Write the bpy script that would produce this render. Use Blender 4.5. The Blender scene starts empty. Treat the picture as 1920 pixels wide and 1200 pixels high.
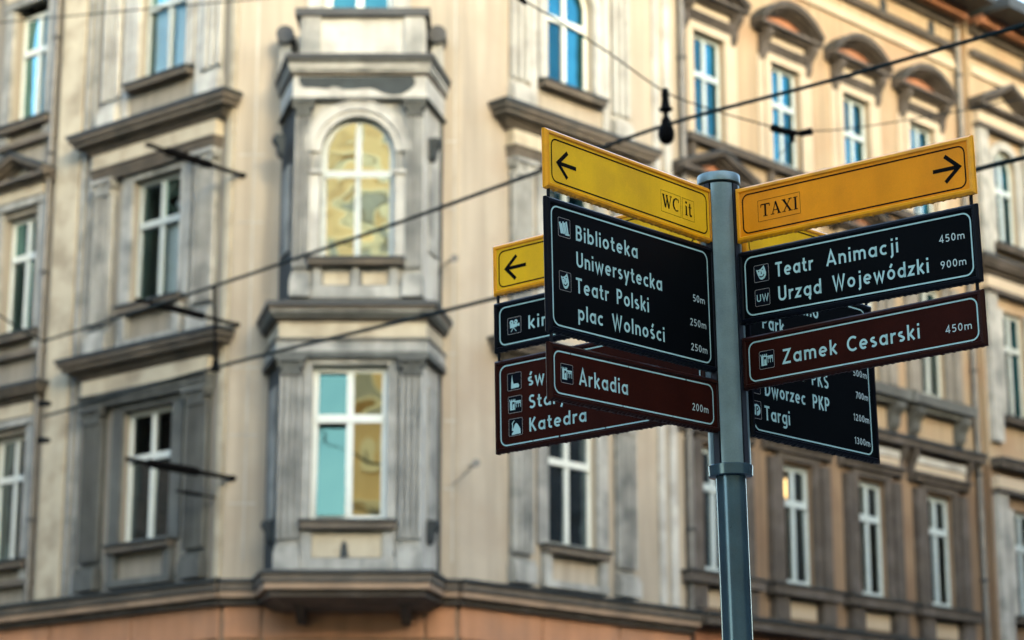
import bpy, math, random
from mathutils import Vector, Matrix
random.seed(7)
S = bpy.context.scene
COL = S.collection
rad = math.radians

# ------------------------------------------------------------------ camera, sky, sun, exposure
cd = bpy.data.cameras.new('camera'); cam = bpy.data.objects.new('camera', cd); COL.objects.link(cam)
S.camera = cam
cam.location = (0, 0, 1.6); cam.rotation_euler = (rad(90 + 14.2), 0, 0)
cd.sensor_width = 36.0; cd.lens = 4166 / 1920 * 36.0
cd.clip_start = 0.1; cd.clip_end = 2000
cd.dof.use_dof = True; cd.dof.focus_distance = 6.15; cd.dof.aperture_fstop = 3.5
cd.dof.aperture_blades = 8

W = bpy.data.worlds.new('World'); S.world = W; W.use_nodes = True
nt = W.node_tree
bg = nt.nodes['Background']
sky = nt.nodes.new('ShaderNodeTexSky'); sky.sky_type = 'NISHITA'; sky.sun_disc = False
SUN_AZ, SUN_EL = 157.0, 11.0          # degrees from +Y towards +X, above the horizon
sky.sun_elevation = rad(SUN_EL); sky.sun_rotation = rad(SUN_AZ)
sky.air_density = 1.0; sky.dust_density = 1.6; sky.ozone_density = 1.0
nt.links.new(sky.outputs[0], bg.inputs[0]); bg.inputs[1].default_value = 0.115
sd = bpy.data.lights.new('sun', 'SUN'); sun = bpy.data.objects.new('sun', sd); COL.objects.link(sun)
sd.energy = 0.175; sd.angle = rad(10); sd.color = (1.0, 0.83, 0.58)
sv = Vector((math.sin(rad(SUN_AZ)) * math.cos(rad(SUN_EL)), math.cos(rad(SUN_AZ)) * math.cos(rad(SUN_EL)), math.sin(rad(SUN_EL))))
sun.rotation_euler = sv.to_track_quat('Z', 'Y').to_euler()
S.view_settings.view_transform = 'Standard'; S.view_settings.look = 'None'
S.view_settings.exposure = 3.65; S.view_settings.gamma = 1.0
S.render.engine = 'CYCLES'
S.cycles.max_bounces = 8; S.cycles.transparent_max_bounces = 12; S.cycles.caustics_reflective = False

# ------------------------------------------------------------------ materials
def mat(name, base, rough=0.8, metal=0.0, var=0.25, scale=1.5, streak=0.0, dirt=None, dirt_amt=0.5, bump=0.0, bscale=40, spec=0.5, fine=0.0):
    m = bpy.data.materials.new(name); m.use_nodes = True
    n = m.node_tree.nodes; l = m.node_tree.links
    b = n['Principled BSDF']; b.inputs['Roughness'].default_value = rough; b.inputs['Metallic'].default_value = metal
    b.inputs['Specular IOR Level'].default_value = spec
    tc = n.new('ShaderNodeTexCoord')
    def noise(sc, det, mp=None):
        t = n.new('ShaderNodeTexNoise'); t.inputs['Scale'].default_value = sc; t.inputs['Detail'].default_value = det
        if mp:
            q = n.new('ShaderNodeMapping'); q.inputs['Scale'].default_value = mp
            l.new(tc.outputs['Object'], q.inputs[0]); l.new(q.outputs[0], t.inputs['Vector'])
        else: l.new(tc.outputs['Object'], t.inputs['Vector'])
        return t
    def ramp(src, a, c0, bb, c1):
        r = n.new('ShaderNodeValToRGB'); r.color_ramp.elements[0].position = a; r.color_ramp.elements[1].position = bb
        r.color_ramp.elements[0].color = (*c0, 1); r.color_ramp.elements[1].color = (*c1, 1)
        l.new(src, r.inputs[0]); return r.outputs[0]
    def mix(fac, a, c, mode='MIX'):
        x = n.new('ShaderNodeMix'); x.data_type = 'RGBA'; x.blend_type = mode
        if isinstance(fac, float): x.inputs[0].default_value = fac
        else: l.new(fac, x.inputs[0])
        for i, v in ((6, a), (7, c)):
            if isinstance(v, tuple): x.inputs[i].default_value = (*v, 1)
            else: l.new(v, x.inputs[i])
        return x.outputs[2]
    lo = tuple(max(0, c * (1 - var)) for c in base); hi = tuple(min(1, c * (1 + var * 0.6)) for c in base)
    c = ramp(noise(scale, 6).outputs[0], 0.3, lo, 0.7, hi)
    if streak > 0:
        s = ramp(noise(1.0, 5, (6, 6, 0.35)).outputs[0], 0.42, (1, 1, 1), 0.72, (1 - streak,) * 3)
        c = mix(1.0, c, s, 'MULTIPLY')
    if dirt is not None:
        f = ramp(noise(scale * 0.9 + 0.3, 9).outputs[0], 0.48, (0, 0, 0), 0.68, (dirt_amt,) * 3)
        c = mix(f, c, dirt)
    if fine > 0:
        f = ramp(noise(260, 3).outputs[0], 0.35, (1 - fine,) * 3, 0.65, (1, 1, 1))
        c = mix(1.0, c, f, 'MULTIPLY')
    l.new(c, b.inputs['Base Color'])
    if bump > 0:
        bp = n.new('ShaderNodeBump'); bp.inputs['Strength'].default_value = bump; bp.inputs['Distance'].default_value = 0.01
        l.new(noise(bscale, 5).outputs[0], bp.inputs['Height']); l.new(bp.outputs[0], b.inputs['Normal'])
    return m

M = {}
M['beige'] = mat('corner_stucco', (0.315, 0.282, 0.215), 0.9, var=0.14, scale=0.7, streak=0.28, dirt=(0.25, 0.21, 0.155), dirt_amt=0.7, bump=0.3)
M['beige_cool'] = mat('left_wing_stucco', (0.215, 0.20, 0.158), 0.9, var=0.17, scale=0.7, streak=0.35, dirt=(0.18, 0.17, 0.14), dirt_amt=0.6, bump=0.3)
M['trim'] = mat('grey_trim', (0.285, 0.292, 0.262), 0.9, var=0.30, scale=2.2, streak=0.35, dirt=(0.085, 0.095, 0.09), dirt_amt=0.75, bump=0.4)
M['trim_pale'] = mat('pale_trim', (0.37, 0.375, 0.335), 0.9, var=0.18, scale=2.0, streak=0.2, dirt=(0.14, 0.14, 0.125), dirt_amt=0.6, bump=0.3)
M['trim_dark'] = mat('sooty_trim', (0.078, 0.085, 0.076), 0.9, var=0.45, scale=2.0, streak=0.4, dirt=(0.07, 0.075, 0.07), dirt_amt=0.6, bump=0.4)
M['cornice'] = mat('cornice_stucco', (0.105, 0.09, 0.068), 0.9, var=0.3, scale=2.0, streak=0.2, dirt=(0.045, 0.045, 0.038), dirt_amt=0.8, bump=0.4)
M['frieze'] = mat('cream_frieze', (0.38, 0.345, 0.25), 0.9, var=0.15, scale=2.0, streak=0.1, dirt=(0.18, 0.15, 0.10), dirt_amt=0.7)
M['flash'] = mat('dark_flashing', (0.016, 0.021, 0.021), 0.6, var=0.4, scale=4)
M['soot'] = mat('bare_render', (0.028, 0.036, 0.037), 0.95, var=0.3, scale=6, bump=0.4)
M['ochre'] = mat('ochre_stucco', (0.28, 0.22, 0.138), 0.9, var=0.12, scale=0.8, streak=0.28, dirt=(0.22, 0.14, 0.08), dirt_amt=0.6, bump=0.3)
M['ochre_low'] = mat('tan_stucco', (0.17, 0.12, 0.072), 0.9, var=0.2, scale=0.9, streak=0.35, dirt=(0.11, 0.07, 0.04), dirt_amt=0.6, bump=0.3)  # browner lower storey, darkened further for the shade towards the street
M['ochre_pale'] = mat('pale_moulding', (0.33, 0.285, 0.205), 0.9, var=0.1, scale=1.5, dirt=(0.3, 0.24, 0.17), dirt_amt=0.4)
M['brown_trim'] = mat('brown_trim', (0.052, 0.044, 0.033), 0.9, var=0.35, scale=2.4, streak=0.3, dirt=(0.09, 0.08, 0.07), dirt_amt=0.65, bump=0.4)
M['brown_grey'] = mat('brown_grey_trim', (0.17, 0.16, 0.13), 0.9, var=0.3, scale=2.4, streak=0.3, dirt=(0.12, 0.11, 0.09), dirt_amt=0.5, bump=0.4)
M['tan'] = mat('tan_moulding', (0.27, 0.19, 0.12), 0.9, var=0.25, scale=2.0, dirt=(0.12, 0.09, 0.06), dirt_amt=0.6)
M['rust'] = mat('terracotta_stucco', (0.27, 0.12, 0.06), 0.9, var=0.3, scale=2.0, dirt=(0.14, 0.09, 0.06), dirt_amt=0.5)
M['orange'] = mat('ground_floor_stucco', (0.38, 0.19, 0.095), 0.88, var=0.2, scale=1.2, streak=0.2, dirt=(0.22, 0.13, 0.08), dirt_amt=0.5, bump=0.4)
M['white_cool'] = mat('cool_white_paint', (0.33, 0.40, 0.40), 0.5, var=0.1, scale=5)
M['white'] = mat('white_paint', (0.50, 0.54, 0.49), 0.5, var=0.05, scale=5)
M['grey_paint'] = mat('grey_window_paint', (0.33, 0.37, 0.34), 0.55, var=0.12, scale=5)
M['curtain'] = mat('curtain_cloth', (0.80, 0.82, 0.80), 0.95, var=0.12, scale=3, streak=0.2)
M['room'] = mat('dark_room', (0.03, 0.028, 0.025), 0.95, var=0.3)
M['tin'] = mat('drainpipe_metal', (0.10, 0.10, 0.09), 0.5, metal=0.3, var=0.3, scale=6)
M['wire'] = mat('wire_metal', (0.006, 0.013, 0.013), 0.8, var=0.1, spec=0.1)
M['blackiron'] = mat('black_iron', (0.0025, 0.0025, 0.0025), 0.8, var=0.2, spec=0.04)
M['asphalt'] = mat('asphalt', (0.05, 0.05, 0.05), 0.9, var=0.25, scale=3, bump=0.4, bscale=120)
M['paving'] = mat('pavement_stone', (0.24, 0.23, 0.21), 0.9, var=0.2, scale=2, bump=0.3)
M['roof'] = mat('roof_tile', (0.16, 0.075, 0.05), 0.85, var=0.3, scale=3)
M['sunny'] = mat('orange_stucco_opposite', (0.80, 0.56, 0.27), 0.9, var=0.12, scale=0.5, dirt=(0.45, 0.27, 0.12), dirt_amt=0.5)  # base raised to look sunlit; this front lies in shade
M['sunny_trim'] = mat('yellow_stucco_opposite', (0.85, 0.72, 0.45), 0.9, var=0.1, scale=0.8)  # raised in the same way as the wall
M['sunny_pane'] = mat('curtained_pane_opposite', (0.38, 0.36, 0.28), 0.3, var=0.2)  # mid tone in place of reflecting glass, softens the mirrored pattern
M['brickdark'] = mat('dark_brick_opposite', (0.10, 0.07, 0.055), 0.9, var=0.3, scale=2)
# signpost
M['yellow'] = mat('yellow_sheet', (0.98, 0.52, 0.012), 0.42, var=0.08, scale=9, streak=0.22, dirt=(0.62, 0.30, 0.02), dirt_amt=0.35, spec=0.15, fine=0.06)
M['yellow_frame'] = mat('yellow_frame_paint', (0.93, 0.36, 0.004), 0.30, var=0.05, scale=14, dirt=(0.30, 0.13, 0.02), dirt_amt=0.35, spec=0.5, fine=0.05)
M['orange_yellow'] = mat('orange_yellow_sheet', (1.0, 0.32, 0.006), 0.42, var=0.08, scale=9, streak=0.22, dirt=(0.62, 0.19, 0.01), dirt_amt=0.35, spec=0.15, fine=0.06)
M['black'] = mat('black_sheet', (0.0016, 0.0024, 0.003), 0.5, var=0.2, scale=8, spec=0.04)
M['black_frame'] = mat('black_frame_paint', (0.0025, 0.0035, 0.007), 0.35, var=0.2, scale=14, spec=0.12)
M['brown'] = mat('brown_sheet', (0.034, 0.006, 0.003), 0.5, var=0.2, scale=9, spec=0.05, fine=0.2)
M['brown_frame'] = mat('brown_frame_paint', (0.024, 0.005, 0.003), 0.35, var=0.2, scale=14, spec=0.12)
M['ink'] = mat('black_print', (0.004, 0.003, 0.002), 0.6, var=0.0, spec=0.05)
M['letter'] = mat('pale_print', (0.42, 0.63, 0.585), 0.5, var=0.04, scale=30, fine=0.08)
M['distance'] = mat('pale_distance_print', (0.52, 0.62, 0.58), 0.5, var=0.04, scale=30)
M['iconline'] = mat('pictogram_outline', (0.34, 0.31, 0.28), 0.5, var=0.04, scale=30)
M['iconbg'] = mat('pictogram_ground', (0.003, 0.004, 0.007), 0.5, var=0.1, spec=0.05)
M['post'] = mat('blue_grey_post_paint', (0.175, 0.245, 0.245), 0.34, metal=0.3, var=0.2, scale=9, dirt=(0.12, 0.17, 0.19), dirt_amt=0.5, spec=0.5, fine=0.10)
M['post_low'] = mat('dark_blue_post_paint', (0.06, 0.11, 0.135), 0.20, metal=0.45, var=0.2, scale=7, dirt=(0.05, 0.07, 0.08), dirt_amt=0.5, spec=0.6, fine=0.10)
M['core'] = mat('post_core', (0.012, 0.014, 0.02), 0.5, var=0.1)

def glass(name, fac, tint, wav=0.05, sc=1.6, clear=0.6):
    m = bpy.data.materials.new(name); m.use_nodes = True
    n = m.node_tree.nodes; l = m.node_tree.links; n.clear()
    o = n.new('ShaderNodeOutputMaterial'); mx = n.new('ShaderNodeMixShader'); tr = n.new('ShaderNodeBsdfTransparent')
    gl = n.new('ShaderNodeBsdfGlossy'); gl.inputs['Roughness'].default_value = 0.015; gl.inputs['Color'].default_value = (*tint, 1)
    tr.inputs['Color'].default_value = (clear * .92, clear, clear, 1)
    fr = n.new('ShaderNodeFresnel'); fr.inputs['IOR'].default_value = 1.5
    ad = n.new('ShaderNodeMath'); ad.operation = 'ADD'; ad.use_clamp = True; ad.inputs[1].default_value = fac
    tc = n.new('ShaderNodeTexCoord'); no = n.new('ShaderNodeTexNoise'); no.inputs['Scale'].default_value = sc; no.inputs['Detail'].default_value = 1.5
    bp = n.new('ShaderNodeBump'); bp.inputs['Strength'].default_value = 1.0; bp.inputs['Distance'].default_value = wav
    l.new(tc.outputs['Object'], no.inputs['Vector']); l.new(no.outputs[0], bp.inputs['Height']); l.new(bp.outputs[0], gl.inputs['Normal'])
    l.new(fr.outputs[0], ad.inputs[0]); l.new(ad.outputs[0], mx.inputs[0]); l.new(tr.outputs[0], mx.inputs[1]); l.new(gl.outputs[0], mx.inputs[2])
    l.new(mx.outputs[0], o.inputs[0]); return m
M['glass'] = glass('window_glass', 0.42, (0.035, 0.15, 0.19), 0.04, 1.5)
M['glass_dim'] = glass('dim_window_glass', 0.0, (0.22, 0.30, 0.34))
M['glass_bay'] = glass('bay_window_glass', 0.85, (1.0, 0.86, 0.60), 0.022, 1.0)
M['glass_amber'] = glass('amber_window_glass', 0.75, (0.66, 0.50, 0.27), 0.022, 0.7)  # amber of the mirrored house put into the pane's tint
M['glass_pale'] = glass('pale_window_glass', 0.12, (0.20, 0.42, 0.46), 0.03, 1.2, 0.95)
M['glass_teal'] = glass('teal_window_glass', 0.6, (0.06, 0.135, 0.12), 0.012, 1.0)  # teal of the mirrored sky put into the pane's tint

# ------------------------------------------------------------------ helpers
class MB:
    def __init__(s): s.v = []; s.f = []
    def add(s, vs, fs):
        k = len(s.v); s.v += [tuple(p) for p in vs]; s.f += [tuple(i + k for i in f) for f in fs]; return s
    def hexa(s, a, b):            # a, b: two rings of equal length -> closed prism
        n = len(a)
        fs = [tuple(range(n))[::-1], tuple(range(n, 2 * n))] + [(i, (i + 1) % n, n + (i + 1) % n, n + i) for i in range(n)]
        return s.add(list(a) + list(b), fs)
    def build(s, name, m, parent=None):
        me = bpy.data.meshes.new(name); me.from_pydata(s.v, [], s.f); me.update()
        import bmesh
        b = bmesh.new(); b.from_mesh(me); bmesh.ops.recalc_face_normals(b, faces=b.faces); b.to_mesh(me); b.free()
        me.materials.append(M[m] if isinstance(m, str) else m)
        o = bpy.data.objects.new(name, me); COL.objects.link(o)
        if parent: o.parent = parent
        return o
    def tube(s, pts, r, n=10, cap=True):
        pts = [Vector(p) for p in pts]; rs = r if isinstance(r, (list, tuple)) else [r] * len(pts)
        k = len(s.v); up0 = None
        for i, p in enumerate(pts):
            d = (pts[min(i + 1, len(pts) - 1)] - pts[max(i - 1, 0)]).normalized()
            a = Vector((0, 0, 1)) if abs(d.z) < 0.9 else Vector((1, 0, 0))
            e = d.cross(a).normalized(); g = d.cross(e)
            for j in range(n):
                t = 2 * math.pi * j / n; q = p + (e * math.cos(t) + g * math.sin(t)) * rs[i]; s.v.append(tuple(q))
        for i in range(len(pts) - 1):
            for j in range(n):
                s.f.append((k + i * n + j, k + i * n + (j + 1) % n, k + (i + 1) * n + (j + 1) % n, k + (i + 1) * n + j))
        if cap:
            s.f.append(tuple(k + j for j in range(n))[::-1]); s.f.append(tuple(k + (len(pts) - 1) * n + j for j in range(n)))
        return s
    def smooth(s, o): 
        for p in o.data.polygons: p.use_smooth = True
        return o

def smooth(o, angle=35):
    me = o.data
    import bmesh
    for p in me.polygons: p.use_smooth = True
    b = bmesh.new(); b.from_mesh(me)
    for e in b.edges:
        if len(e.link_faces) == 2 and e.calc_face_angle(0) > rad(angle): e.smooth = False
    b.to_mesh(me); b.free(); return o

def empty(name, loc=(0, 0, 0)):
    o = bpy.data.objects.new(name, None); COL.objects.link(o); o.location = loc; o.empty_display_size = 0.3; return o
def tag(o, label=None, cat=None, group=None, kind=None):
    if label: o['label'] = label
    if cat: o['category'] = cat
    if group: o['group'] = group
    if kind: o['kind'] = kind
    return o
def bevel(o, w=0.01, seg=1):
    md = o.modifiers.new('bevel', 'BEVEL'); md.width = w; md.segments = seg; md.limit_method = 'ANGLE'; md.angle_limit = rad(40); return o

class Fac:                        # a facade frame: u along the wall, o outwards, z up
    def __init__(s, p, d, n): s.p = Vector((p[0], p[1], 0)); s.d = Vector((d[0], d[1], 0)).normalized(); s.n = Vector((n[0], n[1], 0)).normalized()
    def P(s, u, o, z): q = s.p + s.d * u + s.n * o; return (q.x, q.y, z)
    def box(s, mb, u0, u1, z0, z1, o0, o1):
        a = [s.P(u0, o0, z0), s.P(u1, o0, z0), s.P(u1, o0, z1), s.P(u0, o0, z1)]
        b = [s.P(u0, o1, z0), s.P(u1, o1, z0), s.P(u1, o1, z1), s.P(u0, o1, z1)]
        return mb.hexa(a, b)
    def poly(s, mb, pts, o0, o1):  # polygon in (u, z)
        return mb.hexa([s.P(u, o0, z) for u, z in pts], [s.P(u, o1, z) for u, z in pts])
    def bx(s, name, m, par, *a, bv=0.0):
        mb = MB(); s.box(mb, *a); o = mb.build(name, m, par)
        if bv: bevel(o, bv)
        return o

# ------------------------------------------------------------------ setting: ground, road, pavements
def sheet(name, x0, x1, y0, y1, z, m, th=0.0):
    mb = MB(); mb.hexa([(x0, y0, z - 0.3), (x1, y0, z - 0.3), (x1, y1, z - 0.3), (x0, y1, z - 0.3)], [(x0, y0, z), (x1, y0, z), (x1, y1, z), (x0, y1, z)])
    return tag(mb.build(name, m), kind='structure')
sheet('ground', -700, 700, -700, 700, -0.13, 'asphalt')
sheet('pavement', -8, 7, -3.5, 9.5, 0.0, 'paving')

# the three facade planes of the corner building
PLx, PRx = -3.922, -0.728
dL = (-0.76717, 0.64145); nL = (-0.64145, -0.76717)
dR = (0.69466, 0.71934); nR = (0.71934, -0.69466)
FL = Fac((PLx, 30), dL, nL); FC = Fac((PLx, 30), (1, 0), (0, -1)); FR = Fac((PRx, 30), dR, nR)
m_ = MB()
cnr = [FL.P(24, 2.6, 0)[:2], FL.P(-1.2, 2.6, 0)[:2], FR.P(-1.2, 2.6, 0)[:2], FR.P(30, 2.6, 0)[:2], FR.P(30, -0.3, 0)[:2], (PRx, 30.3), (PLx, 30.3), FL.P(24, -0.3, 0)[:2]]
m_.hexa([(x, y, -0.4) for x, y in cnr], [(x, y, 0.0) for x, y in cnr])
tag(m_.build('pavement', 'paving'), kind='structure')

# ------------------------------------------------------------------ walls with openings
def wall(F, name, m, par, u0, u1, z0, z1, ops, th=0.35, off=0.0):
    """ops: (ua, ub, za, zb, arch) ; columns split so that the openings stay empty"""
    mb = MB(); us = sorted({u0, u1, *[o[0] for o in ops], *[o[1] for o in ops]})
    for a, b in zip(us[:-1], us[1:]):
        if b - a < 1e-4: continue
        inside = sorted([o for o in ops if o[0] <= a + 1e-5 and o[1] >= b - 1e-5], key=lambda o: o[2])
        z = z0
        for o in inside:
            if o[2] > z: F.box(mb, a, b, z, o[2], off - th, off)
            z = o[3]
        if z < z1: F.box(mb, a, b, z, z1, off - th, off)
    for o in ops:
        if o[4]:                  # fill the corners over an arched head
            c = (o[0] + o[1]) / 2; r = (o[1] - o[0]) / 2; zs = o[3] - r; N = 14
            for sgn in (-1, 1):
                arc = [(c + sgn * r * math.cos(t), zs + r * math.sin(t)) for t in [math.pi / 2 * k / N for k in range(N + 1)]]
                for (p, q) in zip(arc[:-1], arc[1:]):
                    F.poly(mb, [p, q, (q[0], o[3]), (p[0], o[3])] if abs(p[0] - q[0]) > 1e-6 else [p, q, (q[0], o[3])], off - th, off - 0.001)
    return mb.build(name, m, par)

def window(F, par, u0, u1, z0, z1, arch=False, rec=0.2, paint='white', gl='glass', transom=0.66, fw=0.075, curtain=None, sill=None, off=0.0, tilts=None, shut=0.0):
    """casement window: frame part with panes, curtain, sill and room as sub-parts"""
    c = (u0 + u1) / 2; r = (u1 - u0) / 2; o1 = off - rec; o0 = o1 - 0.07
    zt = z0 + (z1 - z0) * transom
    mb = MB(); zs = z1 - r if arch else z1
    F.box(mb, u0, u0 + fw, z0, zs, o0, o1); F.box(mb, u1 - fw, u1, z0, zs, o0, o1)
    F.box(mb, u0 + fw, u1 - fw, z0, z0 + fw * 1.1, o0, o1)
    if arch:
        N = 16; A = [math.pi * k / N for k in range(N + 1)]
        for a, b in zip(A[:-1], A[1:]):
            F.poly(mb, [(c + r * math.cos(a), zs + r * math.sin(a)), (c + r * math.cos(b), zs + r * math.sin(b)), (c + (r - fw) * math.cos(b), zs + (r - fw) * math.sin(b)), (c + (r - fw) * math.cos(a), zs + (r - fw) * math.sin(a))], o0, o1)
    else: F.box(mb, u0 + fw, u1 - fw, z1 - fw, z1, o0, o1)
    F.box(mb, c - fw * 0.55, c + fw * 0.55, z0 + fw * 1.1, z1 - fw, o0, o1 + 0.012)
    F.box(mb, u0 + fw * 0.7, u1 - fw * 0.7, zt - fw * 0.65, zt + fw * 0.65, o0, o1 + 0.03)
    w = mb.build('window', paint, par)
    # panes
    og = o1 - 0.018; k = 0
    for (za, zb) in ((z0 + fw, zt - fw * 0.6), (zt + fw * 0.6, z1 - fw)):
        for (ua, ub) in ((u0 + fw, c - fw * 0.5), (c + fw * 0.5, u1 - fw)):
            tv, th_ = (tilts[k] if tilts else (random.uniform(-0.012, 0.012), random.uniform(-0.02, 0.02))); k += 1
            pts = [(ua, za), (ub, za)]
            if arch and zb > zs:
                rr = r - fw + 0.02; N = 8
                if ub > c: pts += [(c + max(fw * 0.5, rr * math.cos(t)), zs + rr * math.sin(t)) for t in [math.pi / 2 * i / N for i in range(N + 1)]]
                else: pts += [(c + min(-fw * 0.5, rr * math.cos(t)), zs + rr * math.sin(t)) for t in [math.pi / 2 + math.pi / 2 * i / N for i in range(N + 1)]]
            else: pts += [(ub, zb), (ua, zb)]
            um, zm = (ua + ub) / 2, (za + zb) / 2
            f = lambda u, z, d: F.P(u, og + d + (z - zm) * tv + (u - um) * th_, z)
            p_ = MB(); p_.hexa([f(u, z, -0.004) for u, z in pts], [f(u, z, 0) for u, z in pts])
            # a single reflecting skin: keep the front face only
            p2 = MB(); p2.add([f(u, z, 0) for u, z in pts], [tuple(range(len(pts)))])
            p2.build('pane', gl[k - 1] if isinstance(gl, list) else gl, w)
    if curtain:                    # (side, fraction): wavy hanging cloth
        for side, fr in curtain:
            a, b = (u0 + fw, u0 + fw + (u1 - u0 - 2 * fw) * fr) if side == 'a' else (u1 - fw - (u1 - u0 - 2 * fw) * fr, u1 - fw)
            N = 26; q = MB(); vs = []; 
            for i in range(N + 1):
                u = a + (b - a) * i / N; dd = 0.025 * math.sin(i * 1.35 + u0) + 0.012 * math.sin(i * 0.6)
                vs += [F.P(u, o0 - 0.045 + dd * .8, z0 + 0.02), F.P(u, o0 - 0.045 + dd * 0.5, z1 - 0.02)]
            q.add(vs, [(2 * i, 2 * i + 2, 2 * i + 3, 2 * i + 1) for i in range(N)]); q.build('curtain', 'curtain', w)
    rm = MB(); e = 0.02; D = 1.1   # the dark room behind, five inner sides
    v = [F.P(u0 - e, o0, z0 - e), F.P(u1 + e, o0, z0 - e), F.P(u1 + e, o0, z1 + e), F.P(u0 - e, o0, z1 + e), F.P(u0 - e, o0 - D, z0 - e), F.P(u1 + e, o0 - D, z0 - e), F.P(u1 + e, o0 - D, z1 + e), F.P(u0 - e, o0 - D, z1 + e)]
    rm.add(v, [(4, 5, 6, 7), (0, 1, 5, 4), (1, 2, 6, 5), (2, 3, 7, 6), (3, 0, 4, 7)]); rm.build('room', 'room', w)
    if sill:
        ex, zt_, th2, pr, mm = sill
        F.bx('sill', mm, w, u0 - ex, u1 + ex, z0 - zt_ - th2, z0 - zt_, off, off + pr, bv=0.012)
        F.bx('sill_flashing', 'flash', w, u0 - ex - 0.02, u1 + ex + 0.02, z0 - zt_, z0 - zt_ + 0.03, off - 0.12, off + pr + 0.03)
    return w

def cornice(F, par, u0, u1, z, proj, h=0.28, m='cornice', off=0.0, name='cornice'):
    """stepped and raked moulding, flashing on top; z is the top"""
    mb = MB(); st = [(0.00, 0.26, 1.0), (0.26, 0.50, 0.86), (0.50, 0.66, 0.58), (0.66, 0.84, 0.42), (0.84, 1.0, 0.22)]
    for a, b, k in st:
        e = proj * k
        F.box(mb, u0 - e, u1 + e, z - h * b, z - h * a - 0.001, off, off + e)
    o = mb.build(name, m, par); bevel(o, 0.01)
    F.bx('flashing', 'flash', o, u0 - proj - 0.03, u1 + proj + 0.03, z, z + 0.045, off, off + proj + 0.03)
    return o

def pilaster(F, par, u0, u1, z0, z1, pr=0.12, m='trim', cap=True, off=0.0, flutes=3, capm=None):
    mb = MB(); w = u1 - u0
    F.box(mb, u0, u1, z0 + 0.30, z1 - 0.16, off, off + pr * 0.30)
    n = flutes; g = w / (2 * n + 1)
    for i in range(n + 1):          # raised fillets between the flutes
        a = u0 + 2 * i * g; F.box(mb, a, a + g, z0 + 0.42, z1 - 0.24, off, off + pr)
    F.box(mb, u0 - 0.03, u1 + 0.03, z0, z0 + 0.24, off, off + pr + 0.05)
    F.box(mb, u0 - 0.015, u1 + 0.015, z0 + 0.24, z0 + 0.32, off, off + pr + 0.02)
    o = mb.build('pilaster', m, par)
    if cap:
        mb = MB()
        F.box(mb, u0 - 0.01, u1 + 0.01, z1 - 0.24, z1 - 0.20, off, off + pr + 0.02)
        F.box(mb, u0 + 0.02, u1 - 0.02, z1 - 0.20, z1 - 0.06, off, off + pr + 0.03)
        F.box(mb, u0 - 0.05, u1 + 0.05, z1 - 0.06, z1, off, off + pr + 0.08)
        for uu in (u0 + 0.0, u1 - 0.0, (u0 + u1) / 2):   # leaf volutes
            mb.tube([F.P(uu, off + pr + 0.05, z1 - 0.10), F.P(uu, off + 0.02, z1 - 0.10)], 0.045, 8)
        mb.build('capital', capm or m, o)
    return o

def aedicule(F, par, c, zs, z_base, z_cor, h_win, dark=False, paint='white', top='flat', arch=False, curtain=None, wide=1.0, gl='glass', half=0.53, sillz=0.02, tilts=None, hz=0.30, frieze='frieze'):
    """window with paired pilasters, entablature and cornice. zs window foot, z_cor top of the cornice"""
    m = 'trim_dark' if dark else 'trim'
    window(F, par, c - half, c + half, zs, zs + h_win, arch=arch, rec=0.10, paint=paint, gl=gl, transom=0.64, curtain=curtain, sill=(0.14, sillz, 0.10, 0.17, 'cornice'), tilts=tilts)
    zf = z_cor - hz - 0.42           # underside of the entablature
    if not arch:
        mb = MB()
        for sg in (-1, 1):
            a = c + sg * (half + 0.11); F.box(mb, a - 0.11, a + 0.11, zs, zs + h_win, 0.0, 0.05)
        F.box(mb, c - half - 0.22, c + half + 0.22, zs + h_win, zs + h_win + 0.16, 0, 0.052)
        F.box(mb, c - half - 0.25, c + half + 0.25, zs + h_win + 0.16, zs + h_win + 0.20, 0, 0.09)
        mb.build('window_surround', 'trim_dark' if dark else 'trim', par)
    for sg in (-1, 1):
        a, b = sorted((c + sg * (half + 0.39) * wide, c + sg * (half + 0.77) * wide)); pilaster(F, par, a, b, z_base, zf, 0.13, m)
    W_ = (half + 0.82) * wide
    mb = MB(); F.box(mb, c - W_, c + W_, zf, zf + 0.07, 0, 0.15); F.box(mb, c - W_ - 0.01, c + W_ + 0.01, zf + 0.07, zf + 0.15, 0, 0.18); F.box(mb, c - W_ - 0.03, c + W_ + 0.03, zf + 0.15, zf + 0.18, 0, 0.22)
    mb.build('architrave', 'trim_dark' if dark else 'cornice', par)
    F.bx('frieze', frieze, par, c - W_, c + W_, zf + 0.18, z_cor - hz, 0, 0.16)
    if top == 'flat': cornice(F, par, c - W_, c + W_, z_cor, 0.36, hz)
    # panel under the sill
    mb = MB(); F.box(mb, c - half - 0.15, c + half + 0.15, z_base, z_base + 0.10, 0, 0.13)
    for sg in (-1, 1):
        a = c + sg * (half + 0.06); F.box(mb, a - 0.07, a + 0.07, z_base + 0.10, zs - sillz - 0.10, 0, 0.11)
    mb.build('apron', m, par)

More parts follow.
